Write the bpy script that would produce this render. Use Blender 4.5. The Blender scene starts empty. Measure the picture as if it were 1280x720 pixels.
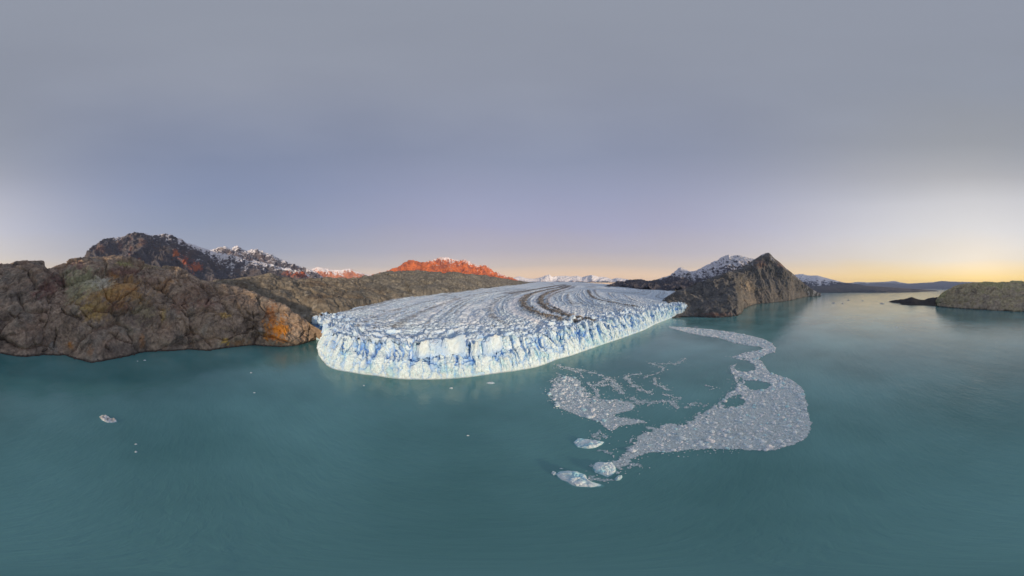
import bpy, math, random
import numpy as np

scene = bpy.context.scene
col = scene.collection
R = math.radians
H = 100.0                      # drone height above the lake

# ------------------------------------------------------------------ camera
cam_d = bpy.data.cameras.new("camera")
cam = bpy.data.objects.new("camera", cam_d)
col.objects.link(cam)
cam.location = (0, 0, H)
cam.rotation_euler = (R(90), 0, 0)
cam_d.type = 'PANO'
cam_d.clip_start = 0.1
cam_d.clip_end = 120000.0
for holder in (cam_d, getattr(cam_d, 'cycles', None)):
    if holder is None:
        continue
    try:
        holder.panorama_type = 'EQUIRECTANGULAR'
        holder.latitude_min, holder.latitude_max = R(-90), R(90)
        holder.longitude_min, holder.longitude_max = R(-160), R(160)
    except Exception as e:
        print("pano", e)
scene.camera = cam

# ------------------------------------------------------------------ sun, sky, exposure
SUN_AZ, SUN_EL = 147.0, 7.4     # compass angle to the right of the view axis, height
SUN_STRENGTH = 4.3
SUN_COL = (1.0, 0.75, 0.53)
sd = (math.sin(R(SUN_AZ)) * math.cos(R(SUN_EL)), math.cos(R(SUN_AZ)) * math.cos(R(SUN_EL)), math.sin(R(SUN_EL)))
sun_d = bpy.data.lights.new("sun", 'SUN')
sun_d.energy = SUN_STRENGTH
sun_d.angle = R(4.0)
sun_d.color = SUN_COL
sun = bpy.data.objects.new("sun", sun_d)
col.objects.link(sun)
from mathutils import Vector
sun.rotation_euler = Vector(sd).to_track_quat('Z', 'Y').to_euler()

scene.view_settings.view_transform = 'Standard'
scene.view_settings.look = 'None'
scene.view_settings.exposure = 0.0
scene.view_settings.gamma = 1.0
scene.view_settings.use_curve_mapping = False


def lin(c):
    return tuple(((v / 255.0) / 12.92 if v / 255.0 <= 0.04045 else ((v / 255.0 + 0.055) / 1.055) ** 2.4) for v in c)


world = bpy.data.worlds.new("World")
scene.world = world
world.use_nodes = True
NISHITA_STRENGTH = 0.05


def build_world():
    nt = world.node_tree
    n, l = nt.nodes, nt.links
    n.clear()
    out = n.new('ShaderNodeOutputWorld')
    bg_sky = n.new('ShaderNodeBackground')
    bg_veil = n.new('ShaderNodeBackground')
    mixs = n.new('ShaderNodeMixShader')
    sky = n.new('ShaderNodeTexSky')
    sky.sky_type = 'NISHITA'
    sky.sun_disc = False
    sky.sun_elevation = R(SUN_EL)
    sky.sun_rotation = R(SUN_AZ)
    bg_sky.inputs[1].default_value = NISHITA_STRENGTH
    l.new(sky.outputs[0], bg_sky.inputs[0])
    tc = n.new('ShaderNodeTexCoord')
    nrm = n.new('ShaderNodeVectorMath'); nrm.operation = 'NORMALIZE'
    l.new(tc.outputs['Generated'], nrm.inputs[0])
    sep = n.new('ShaderNodeSeparateXYZ')
    l.new(nrm.outputs[0], sep.inputs[0])

    def m(op, a, b=None, clamp=False):
        k = n.new('ShaderNodeMath'); k.operation = op; k.use_clamp = clamp
        for i, v in enumerate((a, b)):
            if v is None:
                continue
            if isinstance(v, (int, float)):
                k.inputs[i].default_value = v
            else:
                l.new(v, k.inputs[i])
        return k.outputs[0]
    x, y, z = sep.outputs[0], sep.outputs[1], sep.outputs[2]
    hz = m('SQRT', m('MAXIMUM', m('SUBTRACT', 1.0, m('MULTIPLY', z, z)), 1e-5))
    dot = m('DIVIDE', m('ADD', m('MULTIPLY', x, math.sin(R(SUN_AZ))), m('MULTIPLY', y, math.cos(R(SUN_AZ)))), hz)
    # thin high cloud, soft and uneven
    noise = n.new('ShaderNodeTexNoise')
    noise.inputs['Scale'].default_value = 1.7
    noise.inputs['Detail'].default_value = 3.0
    noise.inputs['Roughness'].default_value = 0.45
    mp = n.new('ShaderNodeMapping')
    mp.inputs['Scale'].default_value = (1.0, 1.0, 2.6)
    mp.inputs['Location'].default_value = (3.1, 0.7, 0.4)
    l.new(nrm.outputs[0], mp.inputs[0])
    l.new(mp.outputs[0], noise.inputs['Vector'])
    nz = m('SUBTRACT', noise.outputs[0], 0.5)
    zz = m('ADD', m('MAXIMUM', z, 0.0), m('MULTIPLY', m('MULTIPLY', nz, 0.16), m('MINIMUM', m('MULTIPLY', m('MAXIMUM', z, 0.0), 3.0), 1.0)))

    def ramp(stops):
        r = n.new('ShaderNodeValToRGB')
        r.color_ramp.interpolation = 'EASE' if False else 'LINEAR'
        e = r.color_ramp.elements
        while len(e) < len(stops):
            e.new(0.5)
        for i, (p, c) in enumerate(stops):
            e[i].position = p
            e[i].color = (*lin(c), 1)
        l.new(zz, r.inputs[0])
        return r.outputs[0]
    away = ramp([(0.0, (330, 262, 172)), (0.05, (286, 240, 188)), (0.12, (222, 204, 192)), (0.2, (193, 186, 196)),
                 (0.34, (172, 172, 198)), (0.5, (158, 163, 190)), (0.66, (145, 153, 177)), (0.8, (145, 152, 172)),
                 (0.92, (148, 154, 170)), (1.0, (150, 156, 170))])
    left = ramp([(0.0, (300, 250, 196)), (0.05, (248, 224, 198)), (0.12, (190, 188, 194)), (0.2, (165, 171, 189)),
                 (0.34, (148, 159, 185)), (0.5, (138, 150, 180)), (0.64, (134, 145, 172)), (0.8, (142, 150, 171)),
                 (0.92, (148, 154, 170)), (1.0, (150, 156, 170))])
    toward = ramp([(0.0, (352, 288, 40)), (0.03, (332, 276, 96)), (0.08, (288, 252, 172)), (0.16, (254, 242, 222)),
                   (0.3, (234, 232, 232)), (0.45, (216, 215, 218)), (0.58, (184, 184, 188)), (0.72, (160, 163, 170)),
                   (0.9, (150, 156, 169)), (1.0, (150, 156, 170))])
    lm = n.new('ShaderNodeMix'); lm.data_type = 'RGBA'
    # cooler quarter opposite the glacier valley (azimuth -100)
    d2 = m('DIVIDE', m('ADD', m('MULTIPLY', x, math.sin(R(-100))), m('MULTIPLY', y, math.cos(R(-100)))), hz)
    l.new(m('POWER', m('MAXIMUM', d2, 0.0), 1.5, True), lm.inputs['Factor'])
    l.new(away, lm.inputs['A']); l.new(left, lm.inputs['B'])
    tm = n.new('ShaderNodeMix'); tm.data_type = 'RGBA'
    f = m('POWER', m('MULTIPLY', m('ADD', dot, 1.0), 0.5), 3.2, True)
    l.new(f, tm.inputs['Factor'])
    l.new(lm.outputs['Result'], tm.inputs['A']); l.new(toward, tm.inputs['B'])
    # soft brightness unevenness of the veil
    vm = n.new('ShaderNodeVectorMath'); vm.operation = 'SCALE'
    l.new(tm.outputs['Result'], vm.inputs[0])
    l.new(m('ADD', 1.0, m('MULTIPLY', nz, 0.22)), vm.inputs['Scale'])
    l.new(vm.outputs[0], bg_veil.inputs[0])
    bg_veil.inputs[1].default_value = 1.0
    mixs.inputs[0].default_value = 0.93
    l.new(bg_sky.outputs[0], mixs.inputs[1]); l.new(bg_veil.outputs[0], mixs.inputs[2])
    l.new(mixs.outputs[0], out.inputs[0])


build_world()

# ------------------------------------------------------------------ numeric helpers
rng = np.random.default_rng(7)
_perm = np.concatenate([rng.permutation(256)] * 3).astype(np.int64)
_grad = rng.normal(size=(256, 3)); _grad /= np.linalg.norm(_grad, axis=1)[:, None]


def perlin(P):
    P = np.asarray(P, dtype=np.float64)
    i = np.floor(P).astype(np.int64)
    f = P - i
    i &= 255
    u = f * f * f * (f * (f * 6 - 15) + 10)
    res = 0
    for dx in (0, 1):
        wx = u[:, 0] if dx else 1 - u[:, 0]
        px_ = _perm[(i[:, 0] + dx) & 255]
        for dy in (0, 1):
            wy = u[:, 1] if dy else 1 - u[:, 1]
            py_ = _perm[px_ + ((i[:, 1] + dy) & 255)]
            for dz in (0, 1):
                wz = u[:, 2] if dz else 1 - u[:, 2]
                g = _grad[_perm[py_ + ((i[:, 2] + dz) & 255)] & 255]
                dd = g[:, 0] * (f[:, 0] - dx) + g[:, 1] * (f[:, 1] - dy) + g[:, 2] * (f[:, 2] - dz)
                res = res + wx * wy * wz * dd
    return res * 1.6


def fbm(P, octv=4, gain=0.5, lac=2.03, off=0.0):
    P = np.asarray(P, float) + off
    a, s, t = 1.0, 0, 0.0
    for _ in range(octv):
        s = s + a * perlin(P); t += a
        P = P * lac + 17.3; a *= gain
    return s / t


def ridged(P, octv=4, gain=0.5, lac=2.07, off=0.0):
    P = np.asarray(P, float) + off
    a, s, t = 1.0, 0, 0.0
    for _ in range(octv):
        s = s + a * (1 - np.abs(perlin(P)) * 2.0); t += a
        P = P * lac + 11.7; a *= gain
    return s / t


def _h(ix, iy, iz, k):
    return _perm[_perm[_perm[(ix & 255)] + (iy & 255)] + ((iz + 57 * k) & 255)] / 255.0


def worley(P, tilt=False):
    """F1, F2 and a random value per cell, 3-D; with tilt also a plane of its own slope in each cell"""
    P = np.asarray(P, float)
    i = np.floor(P).astype(np.int64)
    n = len(P)
    f1 = np.full(n, 9.0); f2 = np.full(n, 9.0); cid = np.zeros(n); off = np.zeros((n, 3)) if tilt else None
    for dx in (-1, 0, 1):
        for dy in (-1, 0, 1):
            for dz in (-1, 0, 1):
                cx, cy, cz = i[:, 0] + dx, i[:, 1] + dy, i[:, 2] + dz
                qx = cx + _h(cx, cy, cz, 0); qy = cy + _h(cx, cy, cz, 1); qz = cz + _h(cx, cy, cz, 2)
                d = np.sqrt((P[:, 0] - qx) ** 2 + (P[:, 1] - qy) ** 2 + (P[:, 2] - qz) ** 2)
                c = _h(cx, cy, cz, 3)
                near = d < f1
                f2 = np.where(near, f1, np.minimum(f2, d))
                cid = np.where(near, c, cid)
                if tilt:
                    off = np.where(near[:, None], np.stack([P[:, 0] - qx, P[:, 1] - qy, P[:, 2] - qz], -1), off)
                f1 = np.where(near, d, f1)
    if tilt:
        a, b = cid * 37.7, (cid * 91.3) % 1.0
        return f1, f2, cid, off[:, 0] * np.cos(a) + off[:, 1] * np.sin(a) + off[:, 2] * (2 * b - 1)
    return f1, f2, cid


STRIKE = np.array([[.8, .3, .52], [-.2, .95, -.24], [-.56, .08, .82]])


def sstep(a, b, x):
    t = np.clip((x - a) / (b - a), 0, 1)
    return t * t * (3 - 2 * t)


def wpt(x, y, d):
    """a point seen in the photograph in column x, row y, at distance d"""
    a = np.radians((np.asarray(x, float) - 640) / 4.0)
    e = np.radians((360 - np.asarray(y, float)) / 4.0)
    d = np.asarray(d, float)
    return np.stack([d * np.sin(a), d * np.cos(a), H + d * np.tan(e)], -1)


def wwater(x, y):
    d = H / np.tan(np.radians((np.asarray(y, float) - 360) / 4.0))
    return wpt(x, y, d)


def seen(P):
    """column and row of a world point in the photograph"""
    x = 640 + 4 * np.degrees(np.arctan2(P[:, 0], P[:, 1]))
    x = np.where(x > 1300, x, x)
    y = 360 - 4 * np.degrees(np.arctan2(P[:, 2] - H, np.hypot(P[:, 0], P[:, 1])))
    return x, y


def seg_dist(P2, line):
    """distance of many 2-D points to a polyline"""
    best = np.full(len(P2), 1e9)
    for a, b in zip(line[:-1], line[1:]):
        ab = b - a
        L2 = max(float(ab @ ab), 1e-9)
        t = np.clip(((P2 - a) @ ab) / L2, 0, 1)
        d = np.hypot(P2[:, 0] - a[0] - t * ab[0], P2[:, 1] - a[1] - t * ab[1])
        best = np.minimum(best, d)
    return best


def grid_normals(G):
    du = np.gradient(G, axis=0); dv = np.gradient(G, axis=1)
    N = np.cross(du, dv)
    N /= np.maximum(np.linalg.norm(N, axis=2, keepdims=True), 1e-9)
    return N


def mesh_from(name, V, F, mat=None, colr=None, smooth=True, parent=None):
    """F: (n,3) or (n,4) index array"""
    me = bpy.data.meshes.new(name)
    V = np.asarray(V, np.float32); F = np.asarray(F, np.int32)
    k = F.shape[1]
    me.vertices.add(len(V)); me.vertices.foreach_set('co', V.ravel())
    me.loops.add(F.size); me.loops.foreach_set('vertex_index', F.ravel())
    me.polygons.add(len(F))
    me.polygons.foreach_set('loop_start', np.arange(0, F.size, k, dtype=np.int32))
    try:
        me.polygons.foreach_set('loop_total', np.full(len(F), k, np.int32))
    except Exception:
        pass
    me.polygons.foreach_set('use_smooth', np.full(len(F), smooth, bool))
    if colr is not None:
        ca = me.color_attributes.new('Col', 'FLOAT_COLOR', 'POINT')
        rgba = np.ones((len(V), 4), np.float32); rgba[:, :3] = colr
        ca.data.foreach_set('color', rgba.ravel())
    me.update(calc_edges=True)
    me.validate()
    if mat:
        me.materials.append(mat)
    o = bpy.data.objects.new(name, me)
    col.objects.link(o)
    if parent:
        o.parent = parent
    return o


def grid_faces(nu, nv):
    i = np.arange(nu - 1)[:, None] * nv + np.arange(nv - 1)[None, :]
    return np.stack([i, i + nv, i + nv + 1, i + 1], -1).reshape(-1, 4)


def tag(o, label=None, cat=None, group=None, kind=None):
    if label: o['label'] = label
    if cat: o['category'] = cat
    if group: o['group'] = group
    if kind: o['kind'] = kind
    return o


def empty(name, loc=(0, 0, 0)):
    o = bpy.data.objects.new(name, None)
    o.location = loc
    o.empty_display_size = 5
    col.objects.link(o)
    return o


# ------------------------------------------------------------------ materials
def make_mat(name, scale, var, bump, rough, spec=0.3, base=None, detail=8, second=None, tint=None):
    """vertex colour (what the surface is made of, plus painted light) with procedural grain and relief"""
    mt = bpy.data.materials.new(name)
    mt.use_nodes = True
    nt = mt.node_tree; n, l = nt.nodes, nt.links
    b = n['Principled BSDF']
    b.inputs['Roughness'].default_value = rough
    b.inputs['Specular IOR Level'].default_value = spec
    tc = n.new('ShaderNodeTexCoord')
    t1 = n.new('ShaderNodeTexNoise')
    t1.inputs['Scale'].default_value = scale; t1.inputs['Detail'].default_value = detail
    t1.inputs['Roughness'].default_value = 0.65
    l.new(tc.outputs['Object'], t1.inputs['Vector'])
    mr = n.new('ShaderNodeMapRange')
    mr.inputs['From Min'].default_value = 0.28; mr.inputs['From Max'].default_value = 0.72
    mr.inputs['To Min'].default_value = 1 - var; mr.inputs['To Max'].default_value = 1 + var
    l.new(t1.outputs[0], mr.inputs[0])
    if base is None:
        a = n.new('ShaderNodeAttribute'); a.attribute_name = 'Col'
        src = a.outputs['Color']
    else:
        rgb = n.new('ShaderNodeRGB'); rgb.outputs[0].default_value = (*base, 1); src = rgb.outputs[0]
    vm = n.new('ShaderNodeVectorMath'); vm.operation = 'SCALE'
    l.new(src, vm.inputs[0]); l.new(mr.outputs[0], vm.inputs['Scale'])
    l.new(vm.outputs[0], b.inputs['Base Color'])
    t2 = n.new('ShaderNodeTexNoise')
    t2.inputs['Scale'].default_value = scale * 0.7; t2.inputs['Detail'].default_value = 10
    t2.inputs['Roughness'].default_value = 0.7
    l.new(tc.outputs['Object'], t2.inputs['Vector'])
    bp = n.new('ShaderNodeBump')
    bp.inputs['Strength'].default_value = 1.0; bp.inputs['Distance'].default_value = bump
    hsrc = t2.outputs[0]
    if second:
        v = n.new('ShaderNodeTexVoronoi'); v.feature = 'DISTANCE_TO_EDGE'
        v.inputs['Scale'].default_value = second
        l.new(tc.outputs['Object'], v.inputs['Vector'])
        mn = n.new('ShaderNodeMath'); mn.operation = 'MINIMUM'; mn.inputs[1].default_value = 0.12
        l.new(v.outputs['Distance'], mn.inputs[0])
        ad = n.new('ShaderNodeMath'); ad.operation = 'MULTIPLY_ADD'; ad.inputs[1].default_value = 2.5
        l.new(mn.outputs[0], ad.inputs[0]); l.new(t2.outputs[0], ad.inputs[2])
        hsrc = ad.outputs[0]
    l.new(hsrc, bp.inputs['Height']); l.new(bp.outputs[0], b.inputs['Normal'])
    return mt


M_rock = make_mat('rock', 0.16, 0.5, 2.6, 0.9, 0.15)
M_scrub = make_mat('scrub_rock', 0.08, 0.50, 3.6, 0.95, 0.1)
M_mount = make_mat('mountain_rock', 0.012, 0.25, 10.0, 0.95, 0.1)
M_ice = make_mat('glacier_ice', 0.22, 0.16, 0.9, 0.55, 0.3)
M_debris = make_mat('moraine_debris', 0.25, 0.5, 1.0, 0.95, 0.1)
M_berg = make_mat('iceberg_ice', 0.8, 0.14, 0.3, 0.4, 0.35)
M_wet = make_mat('wet_ice', 0.8, 0.08, 0.05, 0.25, 0.4)
M_brash = make_mat('brash_ice', 1.4, 0.14, 0.1, 0.6, 0.25)


def make_water():
    mt = bpy.data.materials.new('lake_water')
    mt.use_nodes = True
    nt = mt.node_tree; n, l = nt.nodes, nt.links
    b = n['Principled BSDF']
    b.inputs['IOR'].default_value = 1.68
    tc = n.new('ShaderNodeTexCoord')
    # milky glacial water: rock flour drifts in broad patches
    t0 = n.new('ShaderNodeTexNoise'); t0.inputs['Scale'].default_value = 0.009; t0.inputs['Detail'].default_value = 4
    l.new(tc.outputs['Object'], t0.inputs['Vector'])
    rp = n.new('ShaderNodeValToRGB')
    rp.color_ramp.elements[0].position = 0.35; rp.color_ramp.elements[0].color = (0.060, 0.208, 0.208, 1)
    rp.color_ramp.elements[1].position = 0.68; rp.color_ramp.elements[1].color = (0.128, 0.335, 0.340, 1)
    l.new(t0.outputs[0], rp.inputs[0]); l.new(rp.outputs[0], b.inputs['Base Color'])
    # wind patches: calmer and rougher water
    t3 = n.new('ShaderNodeTexNoise'); t3.inputs['Scale'].default_value = 0.011; t3.inputs['Detail'].default_value = 3
    mp3 = n.new('ShaderNodeMapping'); mp3.inputs['Scale'].default_value = (0.5, 1.2, 1); mp3.inputs['Rotation'].default_value = (0, 0, R(30))
    l.new(tc.outputs['Object'], mp3.inputs[0]); l.new(mp3.outputs[0], t3.inputs['Vector'])
    mr = n.new('ShaderNodeMapRange'); mr.inputs['From Min'].default_value = 0.35; mr.inputs['From Max'].default_value = 0.65
    mr.inputs['To Min'].default_value = 0.55; mr.inputs['To Max'].default_value = 1.0
    l.new(t3.outputs[0], mr.inputs[0])
    b.inputs['Roughness'].default_value = 0.13
    mp = n.new('ShaderNodeMapping'); mp.inputs['Rotation'].default_value = (0, 0, R(-35)); mp.inputs['Scale'].default_value = (0.55, 1.3, 1)
    l.new(tc.outputs['Object'], mp.inputs[0])
    w1 = n.new('ShaderNodeTexNoise'); w1.inputs['Scale'].default_value = 0.33; w1.inputs['Detail'].default_value = 3
    w1.inputs['Roughness'].default_value = 0.55; w1.inputs['Distortion'].default_value = 0.4
    l.new(mp.outputs[0], w1.inputs['Vector'])
    w2 = n.new('ShaderNodeTexNoise'); w2.inputs['Scale'].default_value = 0.05; w2.inputs['Detail'].default_value = 2
    l.new(mp.outputs[0], w2.inputs['Vector'])
    ad = n.new('ShaderNodeMath'); ad.operation = 'MULTIPLY_ADD'; ad.inputs[1].default_value = 2.0
    l.new(w2.outputs[0], ad.inputs[0]); l.new(w1.outputs[0], ad.inputs[2])
    bp = n.new('ShaderNodeBump'); bp.inputs['Distance'].default_value = 0.27
    l.new(mr.outputs[0], bp.inputs['Strength'])
    l.new(ad.outputs[0], bp.inputs['Height']); l.new(bp.outputs[0], b.inputs['Normal'])
    return mt


M_water = make_water()

# ------------------------------------------------------------------ lake
def build_lake():
    rad = [0, 60, 150, 400, 1200, 4000, 14000, 45000]
    seg = 64
    V = [(0, 0, 0)]; F = []
    for r in rad[1:]:
        for k in range(seg):
            a = 2 * math.pi * k / seg
            V.append((r * math.sin(a), r * math.cos(a), 0))
    tris = [(0, 1 + (k + 1) % seg, 1 + k) for k in range(seg)]
    for j in range(len(rad) - 2):
        o1, o2 = 1 + j * seg, 1 + (j + 1) * seg
        for k in range(seg):
            k2 = (k + 1) % seg
            tris += [(o1 + k, o1 + k2, o2 + k2), (o1 + k, o2 + k2, o2 + k)]
    tag(mesh_from('lake_water', V, tris, M_water), kind='structure')


build_lake()


# ------------------------------------------------------------------ terrain built between a foot line and a ridge line
def interp_row(row, u):
    row = np.array(row, float)
    x = row[0, 0] + (row[-1, 0] - row[0, 0]) * u
    y = np.interp(x, row[:, 0], row[:, 1])
    d = np.interp(x, row[:, 0], row[:, 2])
    return wpt(x, y, d), x


def water_row(pts):
    return [(x, y, H / math.tan(R((y - 360) / 4.0))) for x, y in pts]


SNOW = np.array([0.78, 0.80, 0.86])


def hill(name, foot, ridge, nu, nv, prof=1.7, shape=None, disp=None, paint=None, mat=None, back=0.5,
         skirt=12.0, grooves=(), gdepth=5.0, gwidth=4.0, mid=None, label=None):
    """foot / ridge: lists of (column, row, distance); prof > 1 is a convex slope"""
    u = np.linspace(0, 1, nu)
    Ft, _ = interp_row(foot, u)
    Rd, _ = interp_row(ridge, u)
    nb = max(4, nv // 10)
    v = np.linspace(0, 1, nv)
    f = v[None, :, None]
    base = np.empty((nu, nv, 3))
    base[:, :, :2] = Ft[:, None, :2] * (1 - f) + Rd[:, None, :2] * f
    q = 1 - (1 - v) ** prof if prof >= 1 else v ** (1 / prof)
    if shape is not None:
        q = shape(v)
    base[:, :, 2] = Ft[:, None, 2] * (1 - q) + Rd[:, None, 2] * q
    if mid is not None:
        base = mid(base, u, v)
    N = grid_normals(base)
    N = np.where(N[:, :, 2:3] < 0, -N, N)
    P = base.reshape(-1, 3)
    uu = np.repeat(u, nv); vv = np.tile(v, nu)
    dsp = disp(P, uu, vv) if disp is not None else np.zeros(len(P))
    groove = np.zeros(len(P))
    if len(grooves):
        sx, sy = seen(P)
        wob = 2.2 * fbm(P / 12.0, 3)
        for gpts in grooves:
            gp = np.array(gpts, float)
            dd = seg_dist(np.stack([sx + wob, sy + wob * .6], -1), gp)
            groove = np.maximum(groove, np.exp(-(dd / (gwidth * .45)) ** 2))
            groove *= .25 + .75 * sstep(-.3, .25, fbm(P / 26.0, 3, off=39))
    dsp = dsp - gdepth * groove
    D = P + N.reshape(-1, 3) * dsp[:, None]
    G = D.reshape(nu, nv, 3)
    # skirt below the foot and a back slope behind the ridge keep the body closed
    sk = G[:, :1].copy(); ln = np.linalg.norm(sk[..., :2], axis=-1, keepdims=True)
    sk[..., :2] *= (ln - skirt * .25) / ln; sk[..., 2] -= skirt
    bk = []
    zf = Ft[:, 2]
    for k in range(1, nb + 1):
        t = k / nb
        r = G[:, -1:].copy(); ln = np.linalg.norm(r[..., :2], axis=-1, keepdims=True)
        depth = back * np.maximum(Rd[:, 2] - zf, 5.0)[:, None, None] * 2.0
        r[..., :2] *= (ln + depth * t) / ln
        r[..., 2] = G[:, -1:, 2] * (1 - t) + (zf[:, None] - skirt) * t
        r[..., 2] += (fbm(r.reshape(-1, 3) / 40.0, 3) * 5 * (1 - t) * min(1, 1)).reshape(r.shape[:2]) * 0.4
        bk.append(r)
    GG = np.concatenate([sk, G] + bk, axis=1)
    NN = grid_normals(GG)
    NN = np.where(NN[:, :, 2:3] < 0, -NN, NN)
    nvv = GG.shape[1]
    vfull = np.concatenate([[0.0], v, np.ones(nb)])
    Pf = GG.reshape(-1, 3)
    gf = np.concatenate([groove.reshape(nu, nv)[:, :1], groove.reshape(nu, nv), np.zeros((nu, nb))], axis=1).ravel()
    c = paint(Pf, NN.reshape(-1, 3), np.repeat(u, nvv), np.tile(vfull, nu), gf)
    F = grid_faces(nu, nvv)[:, ::-1]
    o = mesh_from(name, Pf, F, mat, np.clip(c, 0.005, 0.9), True)
    tag(o, label, kind='structure')
    return o, G


def mixc(c, target, w):
    return c * (1 - w[:, None]) + np.asarray(target)[None, :] * w[:, None]


def blot(P, c, sx, sy, patches, sc=1.0):
    """patches of another rock or lichen colour, or of painted sunlight, ragged by noise"""
    for i, (px_, py_, rx, ry, rgb, st) in enumerate(patches):
        r = np.sqrt(((sx - px_) / rx) ** 2 + ((sy - py_) / ry) ** 2)
        sel = np.where(r < 2.2)[0]
        if not len(sel):
            continue
        Q = P[sel] @ STRIKE / sc
        n = fbm(Q / np.array([26.0, 9.0, 4.5]), 5, 0.66, off=i * 3.7) + 0.55 * fbm(P[sel] / (30.0 * sc), 3, off=i * 5.1)
        w = sstep(0.0, 0.6, (1.05 - r[sel]) * 0.62 + n * 1.15) * st
        c[sel] = mixc(c[sel], rgb, w)
    return c


# ---- A: near rocks on the left shore
A_shore = water_row([(-75, 440), (-30, 441), (0, 442), (16, 445), (33, 446.5), (46, 445), (55, 444), (78, 444.5), (95, 449.5),
                     (115, 453.5), (135, 450), (160, 445.5), (180, 440), (210, 439), (235, 437), (262, 438.5), (285, 434.5),
                     (310, 431.5), (330, 432.5), (352, 433.5), (372, 431.5), (386, 427.5), (398, 424), (412, 421)])
A_ridge = [(-75, 338, 430), (-30, 336, 430), (0, 333.5, 425), (14, 331, 425), (27, 327, 425), (48, 326.4, 425), (54.5, 327.5, 425),
           (56.5, 336.5, 435), (60, 337.5, 440), (70, 333.5, 450), (85, 328.5, 460), (87, 324.5, 465), (97, 323, 470), (106, 322, 480),
           (112, 320, 490), (125, 321, 490), (140, 320.5, 490), (150, 322, 490), (165, 326, 485), (180, 330.5, 480), (200, 333, 475),
           (222, 335, 470), (236, 341, 465), (252, 350, 460), (268, 354, 455), (285, 356, 450), (300, 360, 440), (320, 366, 425),
           (340, 375, 400), (360, 386.5, 368), (371, 393, 352), (379, 399, 338), (388, 406, 325), (400, 413, 318), (412, 418, 314)]


def A_disp(P, u, v):
    W = P + 10 * np.stack([fbm(P / 40, 2, off=3), fbm(P / 40, 2, off=9), fbm(P / 40, 2, off=15)], -1)
    f1, f2, cid, t1 = worley(W * np.array([1 / 88, 1 / 88, 1 / 58]), True)
    g1, g2, c2, t2 = worley(W @ STRIKE * np.array([1 / 36, 1 / 21, 1 / 12]) + 5, True)
    e1, e2, c3, t3 = worley(W @ STRIKE * np.array([1 / 8.0, 1 / 5.0, 1 / 3.2]) + 15, True)
    fade = 0.18 + 0.82 * sstep(0.0, 0.25, 1 - v)
    low = sstep(0.0, 0.06, v) * 0.8 + 0.2
    big = 12 * (0.68 - f1) + 8 * (cid - .5) + 13 * t1 - 6.0 * np.exp(-((f2 - f1) / 0.035) ** 2)
    medium = 1.0 * (0.6 - g1) + 3.2 * (c2 - .5) + 4.0 * t2 - 1.3 * np.exp(-((g2 - g1) / 0.04) ** 2) + .8 * (c3 - .5) + 1.0 * t3
    return fade * low * (big + 7 * fbm(P / 55, 3)) + (0.4 + .6 * fade) * low * (medium + 1.8 * (ridged(P * np.array([1, 1, 1.7]) / 22, 5, .58) - .4) + 1.0 * fbm(P / 4, 3))


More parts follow.
